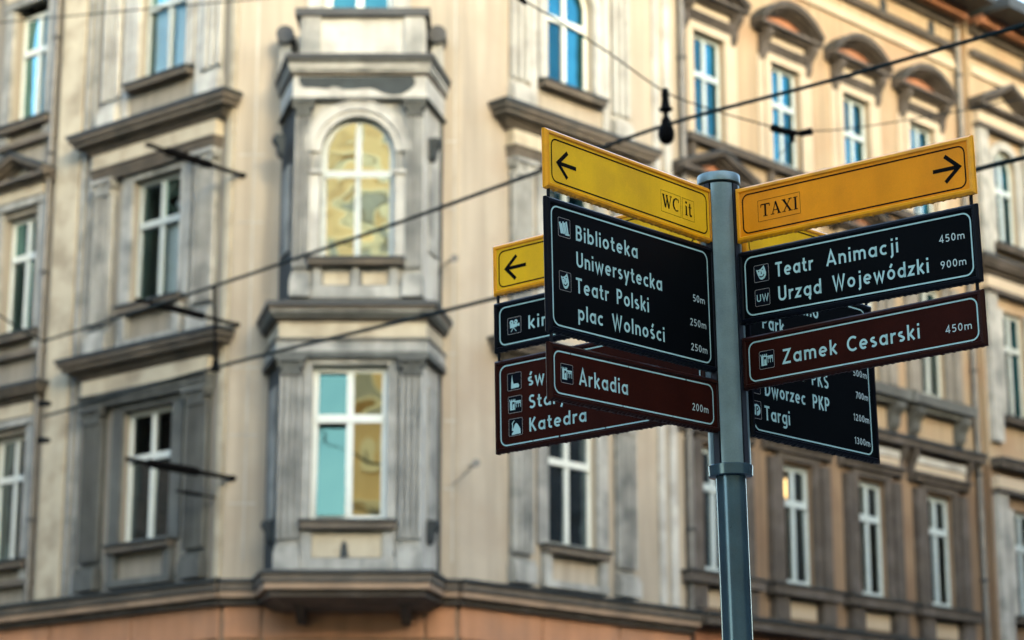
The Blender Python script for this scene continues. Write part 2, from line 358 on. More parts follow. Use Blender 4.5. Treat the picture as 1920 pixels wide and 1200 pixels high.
def pediment(F, par, c, hw, z, h, proj=0.26, kind='tri', m='brown_trim', tym='rust', off=0.0):
    pm = MB()
    if kind == 'tri':
        prof = [(c - hw, z), (c, z + h), (c + hw, z)]
    else:
        R = (hw * hw + h * h) / (2 * h); t0 = math.asin(hw / R); prof = [(c + R * math.sin(-t0 + 2 * t0 * i / 14), z + h - R + R * math.cos(-t0 + 2 * t0 * i / 14)) for i in range(15)]
        prof = [(prof[0][0], z)] + prof[1:-1] + [(prof[-1][0], z)]
    for k, (t, pr) in enumerate(((0.07, proj), (0.12, proj * 0.7), (0.17, proj * 0.4))):
        for (a, b) in zip(prof[:-1], prof[1:]):
            lo0 = (a[0], a[1] + (0.0, -0.07, -0.12)[k]); hi0 = (b[0], b[1] + (0.0, -0.07, -0.12)[k]); d = (0.07, 0.05, 0.05)[k]
            F.poly(pm, [(lo0[0], lo0[1] - d), (hi0[0], hi0[1] - d), hi0, lo0], off, off + pr)
    F.box(pm, c - hw, c + hw, z - 0.12, z - 0.06, off, off + proj * 0.95); F.box(pm, c - hw + 0.08, c + hw - 0.08, z - 0.18, z - 0.12, off, off + proj * 0.6)
    o = pm.build('pediment', m, par)
    fm = MB()
    for (a, b) in zip(prof[:-1], prof[1:]): F.poly(fm, [(a[0], a[1]), (b[0], b[1]), (b[0], b[1] + 0.035), (a[0], a[1] + 0.035)], off, off + proj + 0.03)
    fm.build('flashing', 'flash', o)
    ty = MB(); F.poly(ty, [(prof[0][0] + 0.1, z - 0.06)] + [(p[0], p[1] - 0.1) for p in prof[1:-1]] + [(prof[-1][0] - 0.1, z - 0.06)], off, off + 0.04); ty.build('tympanum', tym, o)
    return o

def console(F, par, u, z0, z1, w=0.16, pr=0.2, m='brown_trim', off=0.0, name='console'):
    mb = MB(); N = 7; s0 = None
    prof = []
    for i in range(N + 1):
        t = i / N; z = z1 - (z1 - z0) * t; o = pr * (1 - t) ** 0.8 * (1 + 0.25 * math.sin(t * 9)) + 0.035; prof.append((o, z))
    for (a, b) in zip(prof[:-1], prof[1:]):
        mb.hexa([F.P(u - w / 2, off, a[1]), F.P(u + w / 2, off, a[1]), F.P(u + w / 2, off + a[0], a[1]), F.P(u - w / 2, off + a[0], a[1])],
                [F.P(u - w / 2, off, b[1]), F.P(u + w / 2, off, b[1]), F.P(u + w / 2, off + b[0], b[1]), F.P(u - w / 2, off + b[0], b[1])])
    return mb.build(name, m, par)

# ------------------------------------------------------------------ corner building
CB = tag(empty('corner_building', (PLx, 30, 0)), 'cream corner tenement with a two-storey grey bay window on its cut-off corner', 'building')
def inv(o):                       # keep world positions under a moved empty
    o.matrix_parent_inverse = Matrix.Translation(-Vector(o.parent.location)) if o.parent and o.parent.type == 'EMPTY' else Matrix.Identity(4)
ZB, ZT = 5.45, 17.6
cA, cB2, cR = 1.62, 4.78, 2.28
H = 0.53
opsL = []
for cc, hh in ((cA, H), (cB2, 0.43), (7.1, 0.43)):
    opsL += [(cc - hh, cc + hh, 6.22, 8.17, False), (cc - hh, cc + hh, 9.72, 11.65, False), (cc - hh, cc + hh, 13.15, 15.25, cc == cA)]
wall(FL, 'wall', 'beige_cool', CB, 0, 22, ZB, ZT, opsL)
opsC = [(1.72 - 0.5, 1.72 + 0.5, 13.0, 15.4, False)]
wall(FC, 'wall', 'beige', CB, 0.0, PRx - PLx, ZB, ZT, opsC)
opsR = [(cR - H, cR + H, 6.22, 8.17, False), (cR - H, cR + H, 9.72, 11.65, False), (cR - H, cR + H, 13.15, 15.1, True)]
wall(FR, 'wall', 'beige', CB, 0, 4.93, ZB, ZT, opsR)

# lower storey of aedicules on both wings
aedicule(FL, CB, cA, 6.22, 5.62, 9.0, 1.95, dark=True, curtain=None, gl='glass_dim', paint='white')
aedicule(FL, CB, cA, 9.72, 9.1, 12.47, 1.93, paint='grey_paint', gl='glass_pale', curtain=[('a', 0.66)])
aedicule(FR, CB, cR, 6.22, 5.62, 9.0, 1.95, curtain=None, gl='glass_dim', paint='white')
aedicule(FR, CB, cR, 9.72, 9.1, 12.5, 1.93, paint='grey_paint', curtain=[('a', 0.4)])
# third storey: arched windows with strip pilasters
for F, c, zt in ((FL, cA, 15.25), (FR, cR, 15.1)):
    window(F, CB, c - H, c + H, 13.15, zt, arch=True, rec=0.10, paint='grey_paint' if F is FL else 'white', transom=0.58, gl='glass_pale' if F is FL else 'glass', curtain=[('a', 0.5), ('b', 0.35)] if F is FL else None, sill=(0.16, 0.02, 0.09, 0.18, 'cornice'))
    mb = MB()
    r = H; zs = zt - r
    for a, b in [(math.pi * k / 16, math.pi * (k + 1) / 16) for k in range(16)]:
        F.poly(mb, [(c + r * math.cos(a), zs + r * math.sin(a)), (c + r * math.cos(b), zs + r * math.sin(b)), (c + (r + .17) * math.cos(b), zs + (r + .17) * math.sin(b)), (c + (r + .17) * math.cos(a), zs + (r + .17) * math.sin(a))], 0, 0.07)
    for sg in (-1, 1): F.box(mb, *sorted((c + sg * r, c + sg * (r + .17))), 13.2, zs, 0, 0.07)
    mb.build('window_surround', 'trim_pale', CB)
    for sg in (-1, 1):
        a, b = sorted((c + sg * 0.95, c + sg * 1.3)); pilaster(F, CB, a, b, 12.62, 16.1, 0.1, 'trim_pale', flutes=2)
        a, b = sorted((c + sg * 0.74, c + sg * 0.88)); F.bx('strip', 'trim_pale', CB, a, b, 12.7, 15.9, 0, 0.05)
# column B (and the one beyond) with narrow surrounds and pediments
for cc in (cB2, 7.1):
    hh = 0.43
    for zs, zt, tp, dk in ((6.22, 8.17, 'flat', False), (9.72, 11.65, 'tri', False), (13.15, 15.05, 'flat', False)):
        window(FL, CB, cc - hh, cc + hh, zs, zt, rec=0.14, paint='white', gl='glass_dim' if zs < 8 else 'glass_pale', transom=0.66, curtain=[('a', 0.62)] if zs > 8 else None, sill=(0.2, 0.02, 0.1, 0.16, 'cornice'))
        mb = MB()
        for sg in (-1, 1):
            a = cc + sg * (hh + 0.1); FL.box(mb, a - 0.09, a + 0.09, zs - 0.4, zt + 0.1, 0, 0.07)
        FL.box(mb, cc - hh - 0.19, cc + hh + 0.19, zt + 0.1, zt + 0.22, 0, 0.10)
        mb.build('window_surround', 'trim', CB)
        FL.bx('frieze', 'frieze', CB, cc - hh - 0.17, cc + hh + 0.17, zt + 0.22, zt + 0.42, 0, 0.12)
        if tp == 'tri': pediment(FL, CB, cc, hh + 0.36, zt + 0.58, 0.34, 0.3, 'tri', 'cornice', 'frieze')
        else: cornice(FL, CB, cc - hh - 0.2, cc + hh + 0.2, zt + 0.66, 0.26, 0.24)
        FL.bx('sill_course', 'cornice', CB, cc - hh - 0.27, cc + hh + 0.2, zs - 0.38, zs - 0.3, 0, 0.12)
# piers: wall strips between the columns of windows
for F, a, b, m in ((FL, 3.42, 3.95, 'frieze'), (FL, 5.75, 6.15, 'frieze'), (FR, 4.2, 4.34, 'trim_pale'), (FR, 4.46, 4.62, 'trim_pale'), (FL, 0.02, 0.14, 'frieze')):
    F.bx('pier', m, CB, a, b, 5.6, 17.0, 0, 0.05)
FL.bx('pier', 'trim', CB, 3.26, 3.34, 5.6, 17.0, 0, 0.06)
FL.bx('pier', 'trim', CB, 3.12, 3.18, 5.6, 17.0, 0, 0.04)

# plaster joints on the chamfer (shallow courses that catch the light)
mb = MB()
for z in (6.6, 7.55, 8.5, 10.6, 11.6): FC.box(mb, 0.05, 0.42, z, z + 0.018, 0, 0.008); FC.box(mb, 2.98, 3.15, z + 0.2, z + 0.218, 0, 0.008)
for u in (0.26, 3.10): FC.box(mb, u, u + 0.02, 5.8, 17, 0, 0.007)
mb.build('plaster_joint', 'trim_pale', CB)

# ---- string course over the ground floor, round all three sides and the bay
FY = 29.10                        # front of the bay
def bayring(d, z):
    if z > 9.2: return [(-3.27 - d * 0.5, 30.0), (-2.99 - d * .55, FY - d), (-1.22 + d * .55, FY - d), (-0.99 + d * 0.5, 30.0)]
    return [(-3.37 - d * 0.7, 30.0), (-3.10 - d * .7, FY - d), (-1.20 + d * .7, FY - d), (-0.985 + d * 0.6, 30.0)]
def baylayer(mb, d, z0, z1, ring=None):
    r = ring or bayring(d, z0); mb.hexa([(x, y, z0) for x, y in r], [(x, y, z1) for x, y in r])
def course(name, z0, z1, pr, m):
    mb = MB(); q = 0.42 * pr
    FL.box(mb, -q, 22, z0, z1, 0, pr); FC.box(mb, 0.0, PRx - PLx, z0, z1 - 0.001, 0, pr); FR.box(mb, -q, 4.93, z0, z1 - 0.0005, 0, pr)
    baylayer(mb, pr, z0, z1 + 0.001)
    return mb.build(name, m, CB)
course('string_course', 5.51, 5.55, 0.26, 'flash')
course('string_course', 5.41, 5.51, 0.22, 'cornice')
course('string_course', 5.385, 5.41, 0.20, 'flash')
course('string_course', 5.31, 5.385, 0.19, 'tan')
course('string_course', 5.22, 5.31, 0.10, 'brown_trim')

# ---- ground floor: coursed stone blocks with recessed joints
gf = MB()
FL.box(gf, 0, 22, 0, 5.40, -0.35, -0.03); FC.box(gf, 0, PRx - PLx, 0, 5.40, -0.35, -0.03); FR.box(gf, 0, 4.93, 0, 5.40, -0.35, -0.03)
gf.build('ground_floor_wall', 'tan', CB)
for F, L0, L1 in ((FL, 0.0, 7.2), (FC, 0.0, 3.194), (FR, 0.0, 4.93)):
    for zi, (z0, z1) in enumerate(((0.03, 1.25), (1.28, 2.45), (2.48, 3.6), (3.63, 4.74), (4.77, 5.22))):
        if F is FC: cuts = [0.02, 0.55, 2.75, 3.174] if zi % 2 else [0.02, 0.55, 2.75, 3.174]
        else:
            n = max(2, round((L1 - L0) / 1.65)); cuts = [L0 + 0.02 + (L1 - L0 - 0.04) * i / n for i in range(n + 1)]
        for a, b in zip(cuts[:-1], cuts[1:]):
            o = F.bx('stone_block', 'orange', CB, a + 0.015, b - 0.015, z0, z1, -0.03, 0.02 + random.uniform(-0.004, 0.004)); bevel(o, 0.012)
tail = MB(); FL.box(tail, 7.22, 22, 0.03, 5.22, -0.03, 0.018); tail.build('ground_floor_wall', 'orange', CB)

# ---- the bay window
BAY = CB
FB = Fac((-3.10, FY), (1, 0), (0, -1))      # front of the bay, u 0..1.95
def side(x0, x1, sg): return Fac((x0, FY), (x1 - x0, 0.9), (sg * 0.9, -sg * (x1 - x0)))
FBl = side(-3.10, -3.37, -1); FBr = side(-1.20, -0.985, 1); FBl2 = side(-2.99, -3.27, -1); FBr2 = side(-1.22, -0.99, 1)
c1, c2 = 0.93, 0.98
b1 = (c1 - 0.51, c1 + 0.51, 6.22, 8.34, False); b2 = (c2 - 0.51, c2 + 0.51, 9.80, 11.86, True)
wall(FB, 'bay_wall', 'trim', CB, 0, 1.90, 5.50, 9.2, [b1], th=0.25); wall(FB, 'bay_wall', 'trim', CB, 0.11, 1.88, 9.2, 12.35, [b2], th=0.25)
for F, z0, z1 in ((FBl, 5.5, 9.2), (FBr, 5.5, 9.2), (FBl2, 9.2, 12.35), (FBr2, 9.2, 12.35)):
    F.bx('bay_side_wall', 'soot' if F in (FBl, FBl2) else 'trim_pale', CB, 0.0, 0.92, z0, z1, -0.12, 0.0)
    if F in (FBr, FBr2): F.bx('joint_cover', 'soot', CB, 0.80, 0.87, z0 + 0.05, z1 - 0.1, 0.002, 0.03)  # dark line at the far end of the right bay sides
    F.bx('side_panel', 'trim', CB, 0.25, 0.67, z0 + 0.8, z1 - 1.1, 0, 0.03)
cb = c1
up = rad(4.6)
window(FB, CB, b1[0], b1[1], b1[2], b1[3], rec=0.10, paint='white', gl=['glass_teal', 'glass_amber', 'glass_teal', 'glass_amber'], transom=0.66, fw=0.085, tilts=[(-0.13, 0.0), (0.03, 0.03), (-0.12, 0.0), (0.05, 0.02)], sill=(0.12, 0.02, 0.10, 0.16, 'cornice'))
window(FB, CB, b2[0], b2[1], b2[2], b2[3], arch=True, rec=0.12, paint='grey_paint', gl='glass_bay', transom=0.61, fw=0.08, tilts=[(0.10, 0.05), (0.095, -0.04), (0.11, 0.02), (0.11, -0.02)], sill=(0.14, 0.02, 0.08, 0.18, 'cornice'))
# lower storey dressings
for u0, u1 in ((0.0, 0.28), (1.62, 1.90)):
    pilaster(FB, CB, u0, u1, 5.56, 8.42, 0.10, 'trim', flutes=3, capm='trim_dark')
mb = MB()
for sg in (-1, 1): a = cb + sg * 0.57; FB.box(mb, a - 0.06, a + 0.06, 6.0, 8.36, 0, 0.05)
FB.box(mb, cb - 0.63, cb + 0.63, 8.34, 8.44, 0, 0.052); mb.build('window_surround', 'trim', CB)
mb = MB(); FB.box(mb, 0.31, 1.59, 5.56, 5.72, 0, 0.09)
for sg in (-1, 1): a = cb + sg * 0.54; FB.box(mb, a - 0.07, a + 0.07, 5.72, 6.08, 0, 0.07)
mb.build('apron', 'trim', CB)
FB.bx('apron_panel', 'frieze', CB, cb - 0.47, cb + 0.47, 5.74, 6.06, 0, 0.02)
mb = MB(); o_ = [(cb - 0.09, 5.74), (cb - 0.04, 5.74), (cb + 0.02, 5.75), (cb - 0.0, 5.9), (cb - 0.035, 5.97), (cb - 0.08, 5.9)]
FB.poly(mb, o_, 0.02, 0.035); mb.build('ornament', 'soot', CB)
# entablature between the storeys
def bl(name, m, d, z0, z1): 
    mb = MB(); baylayer(mb, d, z0, z1); o = mb.build(name, m, CB); return o
bl('architrave', 'trim_dark', 0.13, 8.42, 8.50)
bl('architrave', 'trim', 0.10, 8.50, 8.66); bl('architrave', 'trim_dark', 0.13, 8.66, 8.69)
bl('frieze', 'frieze', 0.06, 8.69, 8.93)
for i, (d, z0, z1, m) in enumerate(((0.10, 8.93, 8.97, 'cornice'), (0.16, 8.97, 9.03, 'trim_dark'), (0.21, 9.03, 9.07, 'trim'), (0.24, 9.07, 9.11, 'cornice'), (0.27, 9.11, 9.17, 'flash'))):
    bl('cornice', m, d, z0, z1)
# upper storey
bl('bay_plinth', 'trim_dark', 0.08, 9.21, 9.25)
cb = c2
for u0, u1 in ((0.12, 0.33), (1.65, 1.87)):
    pilaster(FB, CB, u0, u1, 9.26, 12.08, 0.11, 'trim', flutes=3, capm='trim_dark')
mb = MB(); r = 0.51; zs = 11.86 - r
for ro, ri, pr in ((0.60, 0.51, 0.04), (0.70, 0.60, 0.075), (0.73, 0.70, 0.09)):
    for k in range(20):
        a, b = math.pi * k / 20, math.pi * (k + 1) / 20
        FB.poly(mb, [(cb + ri * math.cos(a), zs + ri * math.sin(a)), (cb + ri * math.cos(b), zs + ri * math.sin(b)), (cb + ro * math.cos(b), zs + ro * math.sin(b)), (cb + ro * math.cos(a), zs + ro * math.sin(a))], 0, pr)
mb.build('archivolt', 'trim_pale', CB)
for sg in (-1, 1):
    mb = MB(); a, b = sorted((cb + sg * 0.52, cb + sg * 0.66)); FB.box(mb, a, b, 9.78, 11.02, 0, 0.06); FB.box(mb, a - 0.03, b + 0.03, 11.02, 11.07, 0, 0.11); mb.build('jamb', 'trim_pale', CB)
mb = MB(); FB.box(mb, 0.36, 1.62, 9.25, 9.42, 0, 0.10); 
for k in (-1, 0, 1): a = cb + k * 0.52; FB.box(mb, a - 0.05, a + 0.05, 9.42, 9.68, 0, 0.08)
mb.build('apron', 'trim', CB)
for k in (-1, 1): FB.bx('apron_panel', 'frieze', CB, cb + k * 0.26 - 0.17, cb + k * 0.26 + 0.17, 9.45, 9.62, 0, 0.02)
bl('architrave', 'trim_dark', 0.12, 12.08, 12.11); bl('frieze', 'trim_pale', 0.07, 12.11, 12.44)
# patch where the render has fallen off under the cornice
pp = [(0.02, 12.42), (0.03, 12.32), (0.10, 12.265), (0.3, 12.26), (0.45, 12.245), (0.52, 12.28), (0.60, 12.27), (0.68, 12.24), (0.85, 12.235), (0.95, 12.25), (1.08, 12.255), (1.18, 12.23), (1.28, 12.18), (1.42, 12.15), (1.55, 12.165), (1.66, 12.22), (1.74, 12.29), (1.76, 12.36), (1.72, 12.43)]
pp = [(0.13 + u * 0.93, z) for u, z in pp]
mb = MB(); FB.poly(mb, pp, 0.07, 0.078); mb.build('bare_patch', 'soot', CB)
for d, z0, z1, m in ((0.10, 12.44, 12.48, 'cornice'), (0.14, 12.48, 12.53, 'trim'), (0.17, 12.53, 12.59, 'trim_pale'), (0.20, 12.59, 12.65, 'trim_dark'), (0.24, 12.65, 12.71, 'flash')):
    bl('cornice', m, d, z0, z1)
# balcony parapet over the bay
mb = MB(); x0, x1 = -2.96, -1.21
mb.hexa([(x0, FY + 0.02, 12.72), (x1, FY + 0.02, 12.72), (x1, FY + 0.14, 12.72), (x0, FY + 0.14, 12.72)], [(x0, FY + 0.02, 13.34), (x1, FY + 0.02, 13.34), (x1, FY + 0.14, 13.34), (x0, FY + 0.14, 13.34)])
for x in (x0, x1 - 0.12): mb.hexa([(x, FY + 0.14, 12.72), (x + 0.12, FY + 0.14, 12.72), (x + 0.12, 30.0, 12.72), (x, 30.0, 12.72)], [(x, FY + 0.14, 13.34), (x + 0.12, FY + 0.14, 13.34), (x + 0.12, 30.0, 13.34), (x, 30.0, 13.34)])
mb.build('parapet', 'trim_pale', CB)
for a, b in ((0.13, 0.40), (1.57, 1.84)): FB.bx('parapet_pier', 'trim', CB, a + 0.03, b + 0.03, 12.74, 13.33, -0.02, 0.035)
mb = MB(); mb.hexa([(x0 - 0.07, FY - 0.07, 13.34), (x1 + 0.07, FY - 0.07, 13.34), (x1 + 0.05, 30, 13.34), (x0 - 0.05, 30, 13.34)], [(x0 - 0.07, FY - 0.07, 13.45), (x1 + 0.07, FY - 0.07, 13.45), (x1 + 0.05, 30, 13.45), (x0 - 0.05, 30, 13.45)])
mb.build('parapet_cap', 'flash', CB)
for x in (-3.22, -1.06):          # scroll blocks beside the balcony
    mb = MB(); mb.hexa([(x - 0.10, 29.62, 12.72), (x + 0.10, 29.62, 12.72), (x + 0.10, 30, 12.72), (x - 0.10, 30, 12.72)], [(x - 0.07, 29.7, 13.3), (x + 0.07, 29.7, 13.3), (x + 0.07, 30, 13.3), (x - 0.07, 30, 13.3)])
    s_ = mb.build('scroll_block', 'trim', CB)
    mb = MB(); mb.tube([(x, 29.58, 13.28), (x, 29.98, 13.28)], 0.13, 14); mb.build('scroll', 'flash', s_)
window(FC, CB, opsC[0][0], opsC[0][1], opsC[0][2], opsC[0][3], rec=0.12, paint='white', transom=0.7, fw=0.1)
mb = MB()
for sg in (-1, 1): a = 1.72 + sg * 0.62; FC.box(mb, a - 0.12, a + 0.12, 12.8, 15.4, 0, 0.07)
FC.box(mb, 0.98, 2.46, 15.4, 15.6, 0, 0.09); mb.build('window_surround', 'trim_pale', CB)
# corbelled foot of the bay
for (x, y_) in ((-2.82, 0), (-1.42, 0)):
    mb = MB(); mb.hexa([(x - 0.09, 29.25, 5.22), (x + 0.09, 29.25, 5.22), (x + 0.09, 30, 5.22), (x - 0.09, 30, 5.22)], [(x - 0.06, 29.85, 4.95), (x + 0.06, 29.85, 4.95), (x + 0.06, 30, 4.95), (x - 0.06, 30, 4.95)])
    mb.build('corbel', 'brown_trim', CB)
mb = MB(); r0 = bayring(0.0, 5.0); r1 = [(-3.2, 30), (-3.0, 29.55), (-1.28, 29.55), (-1.12, 30)]
mb.hexa([(x, y, 5.22) for x, y in r0], [(x, y, 5.13) for x, y in r1]); mb.build('bay_foot', 'cornice', CB)
# lamps of iron beside the bay: little dark brackets on its flanks
for F, u, z in ((FBr, 0.35, 6.15), (FBl, 0.35, 6.15), (FBl, 0.3, 11.55), (FBr, 0.3, 11.5)):
    console(F, CB, u, z - 0.18, z + 0.12, 0.2, 0.1, 'soot', name='bracket')

# eaves, roof of the corner building
def eaves(F, par, a, b, zt, m1, m2):
    F.bx('eaves', m1, par, a, b, zt - 0.35, zt, 0, 0.5); F.bx('eaves', m2, par, a, b, zt, zt + 0.22, 0, 0.75)
eaves(FL, CB, 0, 22, 17.6, 'cornice', 'flash'); eaves(FC, CB, -0.2, 3.4, 17.6, 'cornice', 'flash'); eaves(FR, CB, 0, 4.93, 17.6, 'cornice', 'flash')
mb = MB()
ring = [FL.P(22, 0.5, 17.84), FL.P(-0.2, 0.5, 17.84), FR.P(-0.2, 0.5, 17.84), FR.P(4.93, 0.5, 17.84), FR.P(4.93, -8, 17.84), FL.P(22, -8, 17.84)]
top = [FL.P(22, -4, 21.5), FL.P(3, -4, 21.5), FR.P(3, -4, 21.5), FR.P(4.93, -4, 21.5), FR.P(4.93, -7, 21.5), FL.P(22, -7, 21.5)]
mb.hexa(ring, top); mb.build('roof', 'roof', CB)
mb = MB()                          # body of the block behind the facades so that the sun cannot leak through
body = [FL.P(22, -1.7, 0), FL.P(0.8, -1.7, 0), FR.P(0.8, -1.7, 0), FR.P(4.93, -1.7, 0), FR.P(4.93, -8, 0), FL.P(22, -8, 0)]
mb.hexa(body, [(x, y, 17.8) for x, y, _ in body]); mb.build('inner_walls', 'room', CB)

# ------------------------------------------------------------------ neighbouring ochre building
NB = tag(empty('ochre_tenement', (3.5, 34, 0)), 'ochre tenement with curved pediments over its top windows, right of the corner building', 'building')
NC = [5.62, 7.67, 9.72, 11.77]; TC = [14.35, 16.4]; nh = 0.41
ops = []
for c in NC: ops += [(c - nh, c + nh, 6.2, 8.15, False), (c - nh, c + nh, 9.92, 11.95, False), (c - nh, c + nh, 13.25, 15.0, False)]
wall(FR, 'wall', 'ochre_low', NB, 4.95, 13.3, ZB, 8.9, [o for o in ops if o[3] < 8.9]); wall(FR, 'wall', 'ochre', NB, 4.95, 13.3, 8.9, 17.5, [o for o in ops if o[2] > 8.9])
opsT = []
for c in TC: opsT += [(c - 0.4, c + 0.4, 6.2, 8.15, False), (c - 0.4, c + 0.4, 9.85, 11.9, False), (c - 0.4, c + 0.4, 13.15, 15.1, True)]
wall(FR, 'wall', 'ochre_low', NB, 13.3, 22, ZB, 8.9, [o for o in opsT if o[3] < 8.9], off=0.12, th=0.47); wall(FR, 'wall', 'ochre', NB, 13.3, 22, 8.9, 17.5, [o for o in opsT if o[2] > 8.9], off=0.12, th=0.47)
for i, c in enumerate(NC):
    # first floor
    window(FR, NB, c - nh, c + nh, 6.2, 8.15, rec=0.09, paint='white_cool', gl='glass_dim', transom=0.68, fw=0.085, sill=None)
    mb = MB()
    for sg in (-1, 1):
        a = c + sg * (nh + 0.07); FR.box(mb, a - 0.07, a + 0.07, 6.2, 8.2, 0, 0.07)
        a = c + sg * (nh + 0.27); FR.box(mb, a - 0.11, a + 0.11, 6.2, 8.2, 0, 0.12)
    FR.box(mb, c - nh - 0.15, c + nh + 0.15, 8.2, 8.3, 0, 0.08); mb.build('window_surround', 'brown_trim', NB)
    mb = MB(); FR.box(mb, c - 0.84, c + 0.84, 8.32, 8.42, 0, 0.14); FR.box(mb, c - 0.86, c + 0.86, 8.42, 8.47, 0, 0.2); mb.build('architrave', 'brown_trim', NB)
    FR.bx('frieze', 'ochre_pale', NB, c - 0.78, c + 0.78, 8.48, 8.62, 0, 0.10); FR.bx('frieze', 'trim_pale', NB, c - 0.78, c + 0.78, 8.64, 8.76, 0, 0.12)
    for sg in (-1, 1): console(FR, NB, c + sg * 0.86, 8.3, 8.86, 0.13, 0.16, 'brown_trim')
    FR.bx('sill', 'brown_trim', NB, c - 0.9, c + 0.9, 5.98, 6.14, 0, 0.22, bv=0.01); FR.bx('sill_flashing', 'flash', NB, c - 0.92, c + 0.92, 6.14, 6.17, -0.1, 0.25)
    for sg in (-1, 1): FR.bx('sill_bracket', 'brown_trim', NB, c + sg * 0.62 - 0.17, c + sg * 0.62 + 0.17, 5.6, 5.98, 0, 0.15)
    FR.bx('apron_panel', 'ochre_pale', NB, c - 0.40, c + 0.40, 5.66, 5.94, 0, 0.03)
    # second floor
    window(FR, NB, c - nh, c + nh, 9.92, 11.95, rec=0.08, paint='grey_paint', transom=0.66, curtain=[('a', 0.4), ('b', 0.25)])
    mb = MB()
    for sg in (-1, 1):
        a = c + sg * (nh + 0.07); FR.box(mb, a - 0.07, a + 0.07, 9.92, 12.0, 0, 0.07)
        a = c + sg * (nh + 0.30); FR.box(mb, a - 0.11, a + 0.11, 9.92, 12.0, 0, 0.12)
    FR.box(mb, c - nh - 0.15, c + nh + 0.15, 12.0, 12.1, 0, 0.08); mb.build('window_surround', 'brown_grey', NB)
    FR.bx('frieze', 'ochre_pale', NB, c - 0.76, c + 0.76, 12.12, 12.4, 0, 0.12)
    pediment(FR, NB, c, 0.94, 12.6, 0.36, 0.30, 'tri')
    mb = MB(); FR.box(mb, c - 0.98, c + 0.98, 9.66, 9.84, 0, 0.28); FR.box(mb, c - 0.9, c + 0.9, 9.56, 9.66, 0, 0.18); o = mb.build('sill', 'trim_dark', NB)
    for sg in (-1, 1): console(FR, NB, c + sg * 0.72, 9.14, 9.6, 0.26, 0.2, 'trim_dark')
    # third floor
    window(FR, NB, c - nh, c + nh, 13.25, 15.0, rec=0.08, paint='white_cool', transom=0.6, fw=0.07)
    mb = MB()
    for sg in (-1, 1):
        a = c + sg * (nh + 0.08); FR.box(mb, a - 0.08, a + 0.08, 13.2, 15.05, 0, 0.06)
        a = c + sg * (nh + 0.26); FR.box(mb, a - 0.07, a + 0.07, 13.2, 15.05, 0, 0.035)
    FR.box(mb, c - nh - 0.16, c + nh + 0.16, 15.0, 15.14, 0, 0.07); mb.build('window_surround', 'ochre_pale', NB)
    mb = MB(); FR.box(mb, c - 0.52, c + 0.52, 15.16, 15.24, 0, 0.10); FR.box(mb, c - 0.55, c + 0.55, 15.24, 15.3, 0, 0.14); mb.build('architrave', 'brown_trim', NB)
    FR.bx('frieze', 'ochre_pale', NB, c - 0.5, c + 0.5, 15.30, 15.48, 0, 0.08)
    for sg in (-1, 1): console(FR, NB, c + sg * 0.62, 14.98, 15.5, 0.15, 0.2, 'brown_trim')
    pediment(FR, NB, c - 0.04, 0.84, 15.64, 0.40 if i else 0.44, 0.30, 'tri' if i == 0 else 'seg', 'brown_trim', 'rust')
    for sg in (-1, 1): FR.bx('sill_bracket', 'brown_trim', NB, c + sg * 0.5 - 0.06, c + sg * 0.5 + 0.06, 12.78, 13.06, 0, 0.1)
FR.bx('sill_course', 'brown_trim', NB, 4.97, 13.25, 13.05, 13.14, 0, 0.16); FR.bx('sill_course', 'flash', NB, 4.97, 13.25, 13.14, 13.17, 0, 0.18)
for a, b in ((4.97, 13.05), (13.35, 22)):
    o_ = 0.0 if a < 10 else 0.12
    FR.bx('string_course', 'brown_trim', NB, a, b, 8.86, 8.98, o_, o_ + 0.24); FR.bx('string_course', 'flash', NB, a, b, 8.98, 9.03, o_, o_ + 0.28)
    FR.bx('string_course', 'brown_trim', NB, a, b, 5.36, 5.50, o_, o_ + 0.3); FR.bx('string_course', 'flash', NB, a, b, 5.5, 5.55, o_, o_ + 0.34)
    FR.bx('moulding', 'ochre_pale', NB, a, b, 16.40, 16.56, o_, o_ + 0.06); FR.bx('moulding', 'brown_trim', NB, a, b, 16.76, 16.84, o_, o_ + 0.10); FR.bx('moulding', 'flash', NB, a, b, 16.84, 16.87, o_, o_ + 0.12)
    FR.bx('eaves', 'rust', NB, a, b, 17.34, 17.5, o_, o_ + 0.35); FR.bx('eaves', 'brown_trim', NB, a, b, 17.22, 17.3, o_, o_ + 0.10)
    FR.bx('gutter', 'flash', NB, a, b, 17.50, 17.74, o_, o_ + 0.95)
    n = int((b - a) / 0.16)
    for k in range(n):
        FR.bx('dentil', 'brown_trim', NB, a + k * 0.16, a + k * 0.16 + 0.08, 17.30, 17.42, o_, o_ + 0.2)
for u in (6.6, 8.7, 10.75, 12.3, 15.4):
    mb = MB(); N = 12; o_ = 0.0 if u < 13 else 0.12
    FR.poly(mb, [(u + 0.11 * math.cos(2 * math.pi * k / N), 17.05 + 0.15 * math.sin(2 * math.pi * k / N)) for k in range(N)], o_, o_ + 0.012); mb.build('attic_vent', 'flash', NB)
